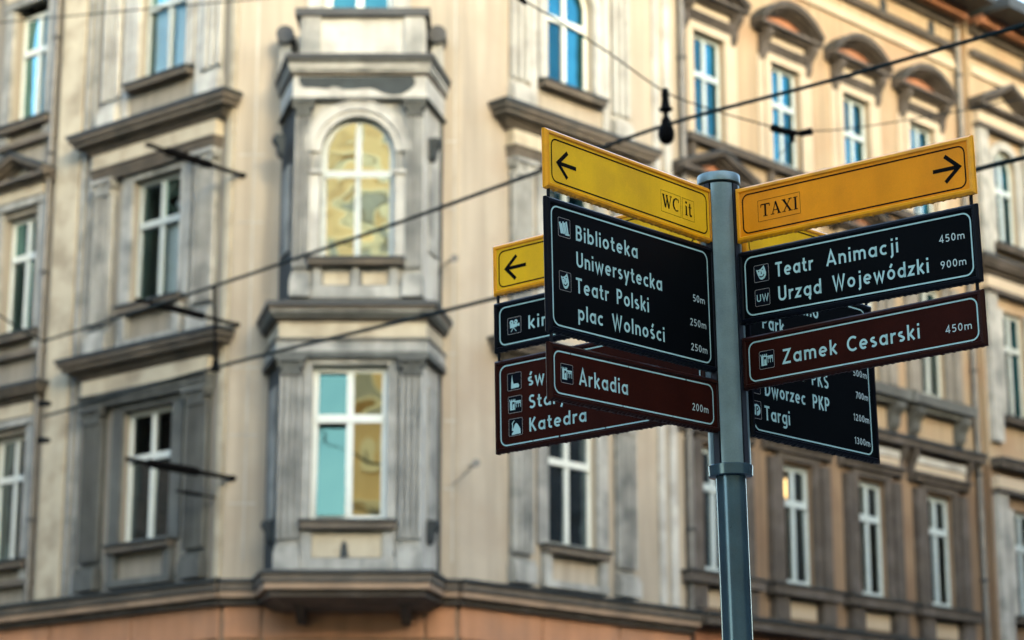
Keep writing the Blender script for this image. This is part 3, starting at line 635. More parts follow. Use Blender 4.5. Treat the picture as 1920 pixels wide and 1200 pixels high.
for c in TC:
    for k, (z0, z1, ar) in enumerate(((6.2, 8.15, False), (9.85, 11.9, False), (13.15, 15.1, True))):
        window(FR, NB, c - 0.4, c + 0.4, z0, z1, arch=ar, rec=0.08, paint='white_cool' if k != 1 else 'grey_paint', gl='glass_dim' if k == 0 else 'glass', transom=0.66 if k < 2 else 0.58, off=0.12, sill=(0.2, 0.02, 0.1, 0.2, 'brown_trim'))
        mb = MB()
        for sg in (-1, 1):
            a = c + sg * 0.48; FR.box(mb, a - 0.08, a + 0.08, z0, z1 - (0.4 if ar else 0), 0.12, 0.19)
            a = c + sg * 0.80; FR.box(mb, a - 0.16, a + 0.16, z0 - 0.5, z1 + 0.25, 0.12, 0.24)
        if ar:
            for q in range(12):
                a, b = math.pi * q / 12, math.pi * (q + 1) / 12; zs_ = z1 - 0.4
                FR.poly(mb, [(c + .4 * math.cos(a), zs_ + .4 * math.sin(a)), (c + .4 * math.cos(b), zs_ + .4 * math.sin(b)), (c + .56 * math.cos(b), zs_ + .56 * math.sin(b)), (c + .56 * math.cos(a), zs_ + .56 * math.sin(a))], 0.12, 0.19)
        mb.build('window_surround', 'trim', NB)
        FR.bx('architrave', 'brown_trim', NB, c - 1.0, c + 1.0, z1 + 0.25, z1 + 0.33, 0.12, 0.30); FR.bx('frieze', 'ochre_pale', NB, c - 0.98, c + 0.98, z1 + 0.33, z1 + 0.55, 0.12, 0.26)
    pediment(FR, NB, c, 1.1, 15.85, 0.5, 0.3, 'tri', 'brown_trim', 'ochre_pale', off=0.12)
    cornice(FR, NB, c - 1.0, c + 1.0, 12.75, 0.3, 0.3, 'brown_trim', off=0.12)
gf = MB(); FR.box(gf, 4.95, 22, 0, 5.45, -0.35, -0.02); gf.build('ground_floor_wall', 'flash', NB)
for z0, z1 in ((0.03, 1.8), (1.83, 3.6), (3.63, 4.74), (4.77, 5.34)):
    for k in range(9): FR.bx('stone_block', 'rust', NB, 5.0 + k * 1.7, 5.0 + k * 1.7 + 1.67, z0, z1, -0.02, 0.02)
mb = MB(); rf = [FR.P(4.93, 0.6, 17.76), FR.P(22, 0.6, 17.76), FR.P(22, -8, 17.76), FR.P(4.93, -8, 17.76)]; rt = [FR.P(4.93, -4, 20.2), FR.P(22, -4, 20.2), FR.P(22, -4.2, 20.2), FR.P(4.93, -4.2, 20.2)]
mb.hexa(rf, rt); mb.build('roof', 'roof', NB)
mb = MB(); FR.box(mb, 4.94, 22, 0, 17.6, -8, -1.9); mb.build('inner_walls', 'room', NB)
for par in (CB, NB):
    for o in par.children: inv(o)

# drainpipes, and a dark tube for a shadow line on the left wing
def pipe(F, u, z0, z1, label, off=0.09, r=0.055):
    t = empty('drainpipe', F.P(u, off, z0)); tag(t, label, 'drainpipe', 'drainpipes on the facades')
    mb = MB(); mb.tube([F.P(u, off, z0), F.P(u, off, z1)], r, 12); o = smooth(mb.build('pipe', 'tin', t)); inv(o)
    for z in [z0 + 1.2 + 1.9 * k for k in range(int((z1 - z0 - 1.2) / 1.9) + 1)]:
        mb = MB(); mb.tube([F.P(u, off, z), F.P(u, off, z + 0.05)], r + 0.02, 12); c = mb.build('pipe_clamp', 'flash', t); inv(c)
    return t
pipe(FR, 4.86, 5.56, 17.2, 'dark drainpipe where the corner building meets the ochre tenement')
pipe(FR, 13.02, 5.56, 17.2, 'brown drainpipe near the right edge, beside the triangular pediment')
pipe(FL, 4.08, 5.56, 17.2, 'black drainpipe on the left wing, beside the leftmost windows', r=0.045)  # tube added to draw the shadow line along the wall's projecting edge

# ------------------------------------------------------------------ buildings across the junction, mirrored in the panes; placed and sized to shade the fronts
def across(name, label, p, d, n, Ln, Ht, m, mt, nwin, storeys, wm='grey_paint'):
    b = tag(empty(name, (p[0], p[1], 0)), label, 'building'); F = Fac(p, d, n)
    mb = MB(); F.box(mb, 0, Ln, -0.1, Ht, -10, 0); mb.build('wall', m, b)
    mb = MB(); mb.hexa([F.P(-.4, .6, Ht), F.P(Ln + .4, .6, Ht), F.P(Ln + .4, -10.6, Ht), F.P(-.4, -10.6, Ht)], [F.P(0, -4.8, Ht + 2.5), F.P(Ln, -4.8, Ht + 2.5), F.P(Ln, -5.2, Ht + 2.5), F.P(0, -5.2, Ht + 2.5)]); mb.build('roof', 'roof', b)
    sp = Ln / nwin; sh = Ht / storeys
    for s_ in range(storeys):
        F.bx('string_course', mt, b, 0, Ln, sh * (s_ + 1) - 0.35, sh * (s_ + 1) - 0.1, 0, 0.3)
        for k in range(nwin):
            c = sp * (k + .5); z0 = sh * s_ + 1.0; z1 = z0 + 2.1
            mb = MB(); F.box(mb, c - .7, c - .5, z0, z1, 0, .12); F.box(mb, c + .5, c + .7, z0, z1, 0, .12); F.box(mb, c - .8, c + .8, z1, z1 + .3, 0, .2); F.box(mb, c - .8, c + .8, z0 - .15, z0, 0, .2)
            w = mb.build('window', mt, b); F.bx('pane', 'sunny_pane' if m == 'sunny' else 'brickdark', w, c - .5, c + .5, z0, z1, 0, .03)
    for o in b.children: inv(o)
across('orange_tenement', 'sunlit orange tenement across the junction, mirrored in the bay window panes', (42, -14), (-1, 0), (0, 1), 58, 19.0, 'sunny', 'sunny_trim', 22, 5)
across('brick_tenement', 'dark brick tenement on the right of the junction, mirrored in lower panes', (24, 48), (0, -1), (-1, 0), 54, 18.0, 'brickdark', 'brown_trim', 14, 4)
across('brick_warehouse', 'brown brick building on the left of the junction, mirrored in left wing panes', (-23, -8), (0, 1), (1, 0), 46, 17.0, 'brickdark', 'brown_trim', 12, 4)

# ------------------------------------------------------------------ the signpost
TX, TY = -0.0154737, 0.0116367
AX = Vector((TX, TY, 1)).normalized()
B0 = Vector((0.6470943, 6.3, 1.6))
def arm_dir(az):
    h = Vector((math.sin(rad(az)), math.cos(rad(az)), 0)); h = h - AX * h.dot(AX); return h.normalized()
ARMS = {0: arm_dir(-137.5718), 1: arm_dir(133.0708), 2: arm_dir(45.1944), 3: arm_dir(-50.9973)}
SI = {0: 0.0467, 1: 0.0643, 2: 0.0978, 3: 0.0643}; SO = {0: 0.7891, 1: 0.8685, 2: 0.7262, 3: 0.8685}
POST = tag(empty('signpost', (B0 + AX * (-1.6 / AX.z))), 'blue-grey street signpost carrying yellow, black and brown direction boards', 'signpost')
def pin(o):
    o.matrix_parent_inverse = Matrix.Translation(-Vector(POST.location)); return o
def axp(z): return B0 + AX * z
e1 = Vector((1, 0, 0)); e1 = (e1 - AX * e1.dot(AX)).normalized(); e2 = AX.cross(e1)
def ringpts(z, r, n=48): return [axp(z) + (e1 * math.cos(2 * math.pi * k / n) + e2 * math.sin(2 * math.pi * k / n)) * r for k in range(n)]
def lathe(prof, name, m, n=48):
    mb = MB(); rings = [ringpts(z, r, n) for z, r in prof]
    for q in rings: mb.v += [tuple(v) for v in q]
    for i in range(len(rings) - 1):
        for j in range(n): mb.f.append((i * n + j, i * n + (j + 1) % n, (i + 1) * n + (j + 1) % n, (i + 1) * n + j))
    mb.f.append(tuple(range(n))); mb.f.append(tuple((len(rings) - 1) * n + j for j in range(n)))
    return pin(smooth(mb.build(name, m, POST), 30))
ZR, ZC = 1.149, 2.027
lathe([(-1.62, 0.0446), (ZR - 0.02, 0.0440)], 'lower_post', 'post_low')
lathe([(-1.60, 0.07), (-1.57, 0.07), (-1.56, 0.062), (-1.55, 0.046)], 'foot_flange', 'post_low')
lathe([(ZR - 0.0185, 0.060), (ZR - 0.017, 0.0640), (ZR + 0.012, 0.0655), (ZR + 0.0135, 0.0640)], 'collar', 'post_low')
lathe([(ZR + 0.013, 0.036), (ZC - 0.0135, 0.036)], 'core', 'core', 24)
lathe([(ZC - 0.014, 0.0630), (ZC - 0.013, 0.0640), (ZC + 0.011, 0.0640), (ZC + 0.013, 0.0630), (ZC + 0.0135, 0.055)], 'cap', 'post')
def az_vec(a): h = Vector((math.sin(rad(a)), math.cos(rad(a)), 0)); h = h - AX * h.dot(AX); return h.normalized()
for ac in (177.75, 89.1, -2.9, -94.3):      # four curved ribs with slots between them for the boards
    mb = MB(); N = 14; inner = []; outer = []
    for i in range(N + 1):
        a = ac - 31.5 + 63 * i / N; v = az_vec(a); outer.append(v * 0.0605); inner.append(v * 0.0560)
    loop = outer + inner[::-1]
    mb.hexa([axp(ZR + 0.0135) + p for p in loop], [axp(ZC - 0.0215) + p for p in loop])
    pin(smooth(mb.build('rib', 'post', POST), 30))

for zz, aa in ((0.98, 195), (1.13, 205), (0.30, 190)):     # small screws in the post
    mb = MB(); v = az_vec(aa); mb.tube([axp(zz) + v * .040, axp(zz) + v * .0475], [.0042, .0036], 10); pin(mb.build('screw', 'post_low', POST))
mb = MB(); v = az_vec(213); t_ = AX.cross(v)
mb.hexa([axp(-1.5) + v * .0435 + t_ * .0009, axp(-1.5) + v * .0435 - t_ * .0009, axp(-1.5) + v * .0452 - t_ * .0009, axp(-1.5) + v * .0452 + t_ * .0009],
        [axp(ZR - .03) + v * .043 + t_ * .0009, axp(ZR - .03) + v * .043 - t_ * .0009, axp(ZR - .03) + v * .0446 - t_ * .0009, axp(ZR - .03) + v * .0446 + t_ * .0009])
pin(mb.build('weld_seam', 'post_low', POST))

# ---- lettering: a stroke alphabet (centre lines), cap height 1, x-height .68
def arc(cx, cy, rx, ry, a0, a1, n=None):
    n = n or max(4, int(abs(a1 - a0) / 14)); return [(cx + rx * math.cos(rad(a0 + (a1 - a0) * i / n)), cy + ry * math.sin(rad(a0 + (a1 - a0) * i / n))) for i in range(n + 1)]
h = .075; X = .68; XB = (.29, .34, .215, .265)     # bowl
bowl = ('o', arc(XB[0], XB[1], XB[2], XB[3], 0, 360, 22)[:-1])
dot = [(h, .83), (h, .98)]
G = {
 'o': (.58, [bowl]), 'a': (.58, [bowl, [(.505, 0), (.505, X)]]), 'b': (.58, [bowl, [(h, 0), (h, 1)]]), 'd': (.58, [bowl, [(.505, 0), (.505, 1)]]),
 'p': (.58, [bowl, [(h, -.3), (h, X)]]), 'c': (.48, [arc(.30, .34, .225, .265, 52, 308)]),
 'e': (.58, [[(.10, .34), (.505, .34)], arc(.29, .34, .215, .265, 0, 312)]),
 'g': (.58, [bowl, [(.505, X), (.505, -.06)] + arc(.29, -.06, .215, .17, 0, -140)]),
 'i': (.15, [[(h, 0), (h, X)], dot]), 'l': (.15, [[(h, 0), (h, 1)]]),
 'j': (.26, [[(.185, X), (.185, -.08)] + arc(.02, -.08, .165, .16, -10, -75, 5), [(.185, .83), (.185, .98)]]),
 'k': (.50, [[(h, 0), (h, 1)], [(.12, .30), (.44, X)], [(.20, .36), (.46, 0)]]),
 'n': (.52, [[(h, 0), (h, X)], [(h, .40)] + arc(.26, .40, .185, .205, 170, 0) + [(.445, 0)]]),
 'm': (.84, [[(h, 0), (h, X)], [(h, .42)] + arc(.245, .42, .17, .185, 170, 0) + [(.415, 0)], [(.415, .42)] + arc(.59, .42, .175, .185, 170, 0) + [(.765, 0)]]),
 'r': (.34, [[(h, 0), (h, X)], [(h, .38)] + arc(.29, .36, .215, .245, 175, 70)]),
 's': (.44, [arc(.215, .49, .14, .115, 50, 262) + arc(.225, .195, .15, .12, 82, -140)[1:]]),
 't': (.36, [[(.15, .92), (.15, .2)] + arc(.29, .2, .14, .125, 180, 300), [(.0, .605), (.34, .605)]]),
 'w': (.80, [[(.05, X), (.22, 0), (.40, .60), (.58, 0), (.75, X)]]),
 'y': (.50, [[(.04, X), (.25, .05)], [(.46, X), (.14, -.30)]]),
 'z': (.46, [[(.03, .605), (.40, .605), (.05, .075), (.43, .075)]]),
 'A': (.66, [[(.04, 0), (.33, 1), (.62, 0)], [(.14, .28), (.52, .28)]]),
 'B': (.56, [[(h, 0), (h, 1)], [(h, .925), (.28, .925)] + arc(.28, .73, .17, .195, 90, -90) + [(h, .535)], [(.28, .535)] + arc(.29, .305, .19, .23, 90, -90) + [(h, .075)]]),
 'C': (.68, [arc(.42, .5, .345, .425, 50, 310)]),
 'D': (.64, [[(h, 0), (h, 1)], [(h, .925), (.24, .925)] + arc(.24, .5, .325, .425, 90, -90) + [(h, .075)]]),
 'K': (.56, [[(h, 0), (h, 1)], [(.11, .42), (.48, 1)], [(.21, .54), (.52, 0)]]),
 'P': (.54, [[(h, 0), (h, 1)], [(h, .925), (.27, .925)] + arc(.27, .69, .195, .235, 90, -90) + [(h, .455)]]),
 'S': (.52, [arc(.27, .72, .185, .205, 40, 265) + arc(.26, .285, .195, .21, 85, -145)[1:]]),
 'T': (.56, [[(.0, .925), (.56, .925)], [(.28, 0), (.28, .90)]]),
 'U': (.62, [[(h, 1), (h, .32)] + arc(.31, .31, .235, .235, 180, 360) + [(.545, 1)]]),
 'W': (.92, [[(.05, 1), (.26, 0), (.46, .92), (.66, 0), (.87, 1)]]),
 'Z': (.56, [[(.03, .925), (.49, .925), (.05, .075), (.54, .075)]]),
 '0': (.52, [('o', arc(.26, .5, .19, .43, 0, 360, 22)[:-1])]), '1': (.28, [[(.02, .78), (.17, .95), (.17, 0)]]),
 '2': (.50, [arc(.245, .74, .175, .19, 165, -30) + [(.06, .07), (.47, .07)]]),
 '3': (.50, [arc(.235, .73, .165, .2, 150, -88), arc(.23, .29, .19, .225, 88, -150)]),
 '4': (.54, [[(.38, 0), (.38, .96), (.05, .27), (.52, .27)]]), '5': (.50, [[(.43, .93), (.12, .93), (.10, .56)] + arc(.23, .32, .2, .25, 110, -140)]),
 '7': (.46, [[(.03, .93), (.42, .93), (.14, 0)]]), '9': (.52, [('o', arc(.26, .70, .185, .23, 0, 360, 20)[:-1]), [(.445, .68), (.40, .45), (.18, 0)]]),
 '.': (.15, [[(h, 0), (h, .15)]]), ' ': (.40, []),
}
G['ó'] = (.58, G['o'][1] + [[(.24, .78), (.38, 1.02)]]); G['ś'] = (.44, G['s'][1] + [[(.19, .78), (.32, 1.02)]])
G['ą'] = (.58, G['a'][1] + [[(.50, 0), (.42, -.12), (.46, -.2), (.52, -.2)]])

def ribbon(faces, verts, pts, w, closed=False):
    n = len(pts); L = []; R = []
    for i in range(n):
        p = Vector(pts[i])
        a = Vector(pts[i - 1]) if (i > 0 or closed) else None; b = Vector(pts[(i + 1) % n]) if (i < n - 1 or closed) else None
        d1 = (p - a).normalized() if a is not None and (p - a).length > 1e-9 else None; d2 = (b - p).normalized() if b is not None and (b - p).length > 1e-9 else None
        d1 = d1 or d2; d2 = d2 or d1
        nn = Vector((-d1.y - d2.y, d1.x + d2.x)); 
        nn = nn.normalized() if nn.length > 1e-6 else Vector((-d1.y, d1.x))
        k = max(0.42, nn.dot(Vector((-d1.y, d1.x)))); q = nn * (w / 2 / k); L.append(p + q); R.append(p - q)
    s = len(verts)
    for a, b in zip(L, R): verts += [tuple(a), tuple(b)]
    m = n if closed else n - 1
    for i in range(m): j = (i + 1) % n; faces.append((s + 2 * i, s + 2 * j, s + 2 * j + 1, s + 2 * i + 1))

def text_width(t, sp): return sum(G[c][0] for c in t) + sp * (len(t) - 1)
def text_shape(t, x0, x1, y, cap, weight=.15, sp=.17):
    sc = (x1 - x0) / text_width(t, sp); vs = []; fs = []; x = 0
    for c in t:
        wd, strokes = G[c]
        for s_ in strokes:
            cl = isinstance(s_, tuple) and s_[0] == 'o'; p = s_[1] if cl else s_
            ribbon(fs, vs, [(x0 + (x + a) * sc, y + b * cap) for a, b in p], weight * cap, cl)
        x += wd + sp
    return vs, fs

class Board:
    """one board: u runs in reading direction from its left end, v up from its foot"""
    def __init__(s, arm, z1, z0, dip, col, trunc=None):
        s.arm, s.z0, s.dip = arm, z0, dip; s.L = SO[arm] - SI[arm]; s.H = z1 - z0
        s.h = ARMS[arm]; n = s.h.cross(AX); s.n = n if n.y < 0 else -n; s.flip = arm in (0, 3)
        m, mf = {'y': ('yellow', 'yellow_frame'), 'o': ('orange_yellow', 'yellow_frame'), 'k': ('black', 'black_frame'), 'b': ('brown', 'brown_frame')}[col]; s.col = col
        mb = MB(); r = [(0.014, 0.014), (s.L - 0.014, 0.014), (s.L - 0.014, s.H - 0.014), (0.014, s.H - 0.014)]
        mb.hexa([s.P(u, v, -0.0063) for u, v in r], [s.P(u, v, 0.0063) for u, v in r])
        s.o = pin(mb.build('sign_board', m, POST))
        # moulded frame with a notched lower edge
        prof = [(0.0, -0.0045), (0.0, 0.0045), (0.0055, 0.0105), (0.0125, 0.0110), (0.0155, 0.0068), (0.0155, -0.0068), (0.0125, -0.0110), (0.0055, -0.0105)]
        nb = int(s.L / 0.0088); mb = MB(); rings = []
        for d, o in prof:
            q = []; u0, u1, v0, v1 = d, s.L - d, d, s.H - d
            for k in range(nb):
                t = k / nb; jag = (0.0019 + 0.0012 * math.sin(k * 1.7) + 0.0005 * math.sin(k * 0.61)) * (k % 2) * (1 if 0 < k < nb - 1 else 0) if d < 0.002 else 0
                q.append((u0 + (u1 - u0) * t, v0 - jag))
            q += [(u1, v0), (u1, v1), (u0, v1)]; rings.append([s.P(a, b, o) for a, b in q])
        n = len(rings[0])
        for q in rings: mb.v += [tuple(p) for p in q]
        K = len(prof)
        for i in range(K):
            for j in range(n): mb.f.append((i * n + j, i * n + (j + 1) % n, ((i + 1) % K) * n + (j + 1) % n, ((i + 1) % K) * n + j))
        s.frame = mb.build('frame', mf, s.o)
    def P(s, u, v, o):
        t = SO[s.arm] - u if s.flip else SI[s.arm] + u
        return B0 + AX * (s.z0 + v + s.dip * t) + s.h * t + s.n * o
    def flat(s, name, vs, fs, m, o=0.0068):
        mb = MB(); mb.add([s.P(x, y, o) for x, y in vs], fs); ob = mb.build(name, m, s.o); return ob
    def text(s, t, x0, x1, y, cap, weight=.15, m='letter', name='lettering', sp=.17):
        vs, fs = text_shape(t, x0, x1, y, cap, weight, sp); return s.flat(name, vs, fs, m)
    def dist(s, t, x1, y, cap=.0205, x0=None):
        w = x1 - x0 if x0 else text_width(t, .16) * cap * 1.0
        return s.text(t, x1 - w, x1, y, cap, .125, 'distance', 'distance', .16)
    def border(s, u0, v0, u1, v1, r=.022, w=.0042, m='letter', gaps=None, name='border'):
        p = []
        for cx, cy, a in ((u1 - r, v1 - r, 0), (u0 + r, v1 - r, 90), (u0 + r, v0 + r, 180), (u1 - r, v0 + r, 270)): p += arc(cx, cy, r, r, a, a + 90, 6)
        vs, fs = [], []
        if not gaps: ribbon(fs, vs, p, w, True)
        else:
            # worn border: straight runs broken at the chips
            for k in range(4): ribbon(fs, vs, p[k * 7:k * 7 + 7], w)
            def run(a, b, fixed, hor, cuts):
                xs = [a] + [c for q in cuts for c in (q[0], q[1])] + [b]
                for i in range(0, len(xs), 2): ribbon(fs, vs, [(xs[i], fixed), (xs[i + 1], fixed)] if hor else [(fixed, xs[i]), (fixed, xs[i + 1])], w)
            run(u0 + r, u1 - r, v1, True, gaps[0]); run(u0 + r, u1 - r, v0, True, gaps[1]); run(v0 + r, v1 - r, u0, False, []); run(v0 + r, v1 - r, u1, False, [])
        return s.flat(name, vs, fs, m)
    def rect(s, name, u0, v0, u1, v1, w, m):
        vs, fs = [], []; ribbon(fs, vs, [(u0, v0), (u1, v0), (u1, v1), (u0, v1)], w, True); return s.flat(name, vs, fs, m)
    def arrow(s, tip, tails, shaft, w=.0115):
        vs, fs = [], []; ribbon(fs, vs, [tails[0], tip, tails[1]], w); ribbon(fs, vs, [(tip[0] + (shaft[0] - tip[0]) * .06, tip[1]), shaft], w)
        return s.flat('arrow', vs, fs, 'ink')
    def icon(s, kind, u0, v0, u1, v1):
        W_, H_ = u1 - u0, v1 - v0; f = lambda p: [(u0 + a * W_, v0 + b * H_) for a, b in p]
        r = .004; p = []
        for cx, cy, a in ((u1 - r, v1 - r, 0), (u0 + r, v1 - r, 90), (u0 + r, v0 + r, 180), (u1 - r, v0 + r, 270)): p += arc(cx, cy, r, r, a, a + 90, 4)
        bg = s.flat('pictogram', p, [tuple(range(len(p)))], 'iconbg', 0.0067)
        vs, fs = [], []; ribbon(fs, vs, p, .0011, True); s.flat('pictogram_outline', vs, fs, 'iconline', 0.0071)
        lv, lf, dv, df = [], [], [], []
        def poly(q, dark=False):
            v_, f_ = (dv, df) if dark else (lv, lf); k = len(v_); v_ += f(q); f_.append(tuple(range(k, k + len(q))))
        def line(q, w, dark=False):
            v_, f_ = (dv, df) if dark else (lv, lf); ribbon(f_, v_, f(q), w * W_)
        def disc(cx, cy, r_, dark=False): poly([(cx + r_ * math.cos(rad(30 * k)), cy + r_ * math.sin(rad(30 * k)) * W_ / H_) for k in range(12)], dark)
        if kind == 'mask':
            poly([(.14, .74), (.30, .71), (.45, .76), (.58, .86), (.67, .96), (.74, .78), (.82, .50), (.80, .33), (.68, .16), (.52, .10), (.38, .16), (.27, .36), (.20, .55)])
            line([(.28, .61), (.36, .64)], .06, True); line([(.54, .70), (.63, .74)], .06, True); line([(.47, .62), (.52, .48), (.45, .46)], .04, True); line([(.36, .34), (.47, .27), (.60, .31), (.68, .42)], .07, True)
        elif kind == 'books':
            for k, (a, b, t) in enumerate(((.08, .22, .78), (.23, .36, .72), (.37, .48, .84), (.50, .62, .80), (.64, .76, .88))): poly([(a + .12, .17 + .01 * k), (b + .12, .16), (b - .02, t), (a - .02, t - .04)])
            poly([(.55, .17), (.95, .22), (.95, .14), (.60, .12)])
        elif kind == 'castle':
            poly([(.12, .25), (.28, .25), (.28, .66), (.12, .66)]); poly([(.12, .66), (.50, .66), (.50, .74), (.12, .74)])
            for a in (.08, .21, .34, .46): poly([(a, .74), (a + .06, .74), (a + .06, .82), (a, .82)])
            poly([(.12, .18), (.50, .18), (.50, .25), (.12, .25)]); poly([(.32, .25), (.44, .25), (.44, .48), (.38, .56), (.32, .48)]); poly([(.46, .25), (.50, .25), (.50, .66), (.46, .66)])
            poly([(.50, .62), (.92, .62), (.92, .70), (.50, .70)])
            for a in (.56, .72, .88): poly([(a, .30), (a + .035, .30), (a + .035, .64), (a, .64)])
            for a in (.595, .755): line([(a, .52), (a + .06, .60), (a + .125, .52)], .04)
        elif kind == 'church':
            poly([(.26, .10), (.82, .12), (.84, .26), (.74, .36), (.44, .36), (.40, .50), (.36, .66), (.33, .92), (.30, .66), (.27, .46)])
        elif kind == 'bishop':
            poly([(.20, .06), (.86, .08), (.84, .34), (.72, .56), (.60, .70), (.50, .72), (.42, .62), (.36, .50), (.26, .34), (.34, .24), (.22, .16)]); line([(.24, .30), (.28, .60), (.24, .72), (.33, .82), (.40, .88)], .05)
        elif kind == 'camera':
            disc(.30, .70, .15); disc(.62, .72, .13); poly([(.18, .36), (.70, .40), (.70, .62), (.18, .58)]); poly([(.70, .46), (.88, .40), (.88, .62), (.70, .56)])
            line([(.44, .38), (.24, .14)], .04); line([(.44, .38), (.64, .14)], .04); disc(.30, .70, .04, True); disc(.62, .72, .04, True)
        elif kind == 'emblem':
            disc(.50, .50, .42); line([(.46, .14), (.46, .66), (.62, .68), (.70, .56), (.60, .46), (.46, .46)], .09, True); line([(.0, .62), (.36, .62)], .05, True); line([(.0, .52), (.36, .52)], .05, True)
        if kind == 'UW':
            v_, f_ = text_shape('UW', u0 + .10 * W_, u1 - .08 * W_, v0 + .26 * H_, .44 * H_, .14, .14); s.flat('pictogram_sign', v_, f_, 'letter', 0.0070)
        elif lv: s.flat('pictogram_sign', lv, lf, 'letter', 0.0070)
        if dv: s.flat('pictogram_sign', dv, df, 'iconbg', 0.0073)

def serif(B, items, m='ink'):     # strokes with their own widths
    vs, fs = [], []
    for pts, w in items: ribbon(fs, vs, pts, w)
    return B.flat('lettering', vs, fs, m)
def serif_text(t, x0, x1, y, cap):
    W_ = {'T': .66, 'A': .74, 'X': .74, 'I': .36, 'W': 1.0, 'C': .70, 'i': .34, 't': .38}; sp = .04
    tot = sum(W_[c] for c in t) + sp * (len(t) - 1); sc = (x1 - x0) / tot; x = 0; out = []
    th, tn, se = .17 * cap, .075 * cap, .065 * cap
    for c in t:
        q = lambda pts: [(x0 + (x + a) * sc, y + b * cap) for a, b in pts]
        if c == 'T': out += [(q([(.33, .03), (.33, .95)]), th), (q([(.02, .955), (.64, .955)]), tn * 1.3), (q([(.035, .95), (.02, .74)]), tn), (q([(.625, .95), (.64, .74)]), tn), (q([(.18, .025), (.48, .025)]), se)]
        if c == 'A': out += [(q([(.35, 1.0), (.60, .03)]), th), (q([(.35, .95), (.13, .03)]), tn), (q([(.20, .33), (.50, .33)]), tn), (q([(.0, .025), (.25, .025)]), se), (q([(.46, .025), (.74, .025)]), se)]
        if c == 'X': out += [(q([(.14, .97), (.60, .03)]), th), (q([(.60, .97), (.14, .03)]), tn), (q([(.02, .975), (.28, .975)]), se), (q([(.47, .975), (.72, .975)]), se), (q([(.02, .025), (.27, .025)]), se), (q([(.46, .025), (.74, .025)]), se)]
        if c == 'I': out += [(q([(.18, .03), (.18, .97)]), th), (q([(.03, .975), (.33, .975)]), se), (q([(.03, .025), (.33, .025)]), se)]
        if c == 'W': out += [(q([(.10, .97), (.32, .02)]), th), (q([(.32, .02), (.50, .80)]), tn), (q([(.44, .97), (.66, .02)]), th), (q([(.66, .02), (.88, .97)]), tn), (q([(.0, .975), (.24, .975)]), se), (q([(.36, .975), (.58, .975)]), se), (q([(.77, .975), (1.0, .975)]), se)]
        if c == 'C': out += [(q(arc(.40, .5, .29, .46, 60, 140)), tn * 1.4), (q(arc(.38, .5, .29, .44, 125, 235)), th), (q(arc(.40, .5, .29, .46, 220, 305)), tn * 1.4), (q([(.62, .96), (.63, .70)]), tn)]
        if c == 'i': out += [(q([(.17, .03), (.17, .66)]), th * .9), (q([(.04, .64), (.17, .64)]), se), (q([(.04, .025), (.31, .025)]), se), (q([(.165, .84), (.165, .99)]), th * 1.1)]
        if c == 't': out += [(q([(.16, .90), (.16, .14), (.22, .04), (.36, .08)]), th * .8), (q([(.02, .64), (.34, .64)]), se)]
        x += W_[c] + sp
    return out

C1 = .0435                         # cap height of the destination names
# left arm, towards the camera
b = Board(0, 1.990, 1.820, .0071, 'y'); b.o['label'] = 'yellow board with left arrow, WC and it'
b.border(.026, .023, b.L - .027, b.H - .025, .020, .0043, 'ink')
b.arrow((.052, .080), ((.093, .118), (.090, .043)), (.128, .080))
b.rect('box_outline', .501, .047, .592, .111, .0010, 'ink'); b.rect('box_outline', .600, .047, .655, .110, .0010, 'ink')
serif(b, serif_text('WC', .507, .586, .061, .040)); serif(b, serif_text('it', .611, .645, .060, .043))
b = Board(0, 1.809, 1.431, -.0111, 'k'); b.o['label'] = 'black board reading Biblioteka Uniwersytecka, Teatr Polski, plac Wolności'
b.border(.020, .022, b.L - .034, b.H - .023, .024)
b.icon('books', .047, .274, .096, .327); b.icon('mask', .047, .123, .095, .176)
b.text('Biblioteka', .120, .386, .275, C1); b.text('Uniwersytecka', .120, .492, .200, C1)
b.text('Teatr', .116, .253, .126, C1); b.text('Polski', .288, .429, .126, C1); b.text('plac', .122, .226, .051, C1); b.text('Wolności', .266, .496, .051, C1)
b.dist('50m', .690, .196, .0215, .634); b.dist('250m', .692, .122, .0215, .617); b.dist('250m', .693, .048, .0215, .617)
b = Board(0, 1.411, 1.253, -.0212, 'b'); b.o['label'] = 'brown board reading Arkadia 200m'
b.border(.019, .021, b.L - .032, b.H - .022, .022, .0042, 'letter', ([(.085, .088), (.330, .332), (.585, .590)], [(.300, .303), (.520, .522)]))
b.icon('castle', .045, .052, .094, .104); b.text('Arkadia', .120, .325, .055, C1); b.dist('200m', .687, .051, .0215, .612)
# right arm, towards the camera
b = Board(1, 1.988, 1.822, -.0425, 'o'); b.o['label'] = 'yellow board with TAXI and a right arrow'
b.border(.026, .023, b.L - .026, b.H - .025, .020, .0043, 'ink')
b.rect('box_outline', .081, .050, .231, .114, .0011, 'ink'); serif(b, serif_text('TAXI', .090, .224, .064, .038))
b.arrow((.760, .084), ((.716, .122), (.715, .047)), (.677, .084))
b = Board(1, 1.792, 1.574, -.0405, 'k'); b.o['label'] = 'black board reading Teatr Animacji 450m, Urząd Wojewódzki 900m'
b.border(.025, .022, b.L - .022, b.H - .022, .024)
b.icon('mask', .057, .117, .109, .167); b.icon('UW', .057, .045, .109, .094)
b.text('Teatr', .133, .264, .122, C1); b.text('Animacji', .311, .551, .124, C1); b.text('Urząd', .139, .289, .049, C1); b.text('Wojewódzki', .328, .644, .050, C1)
b.dist('450m', .762, .126, .0215, .682); b.dist('900m', .762, .053, .0215, .681)
b = Board(1, 1.532, 1.377, -.0174, 'b'); b.o['label'] = 'brown board reading Zamek Cesarski 450m'
b.border(.026, .020, b.L - .020, b.H - .020, .022)
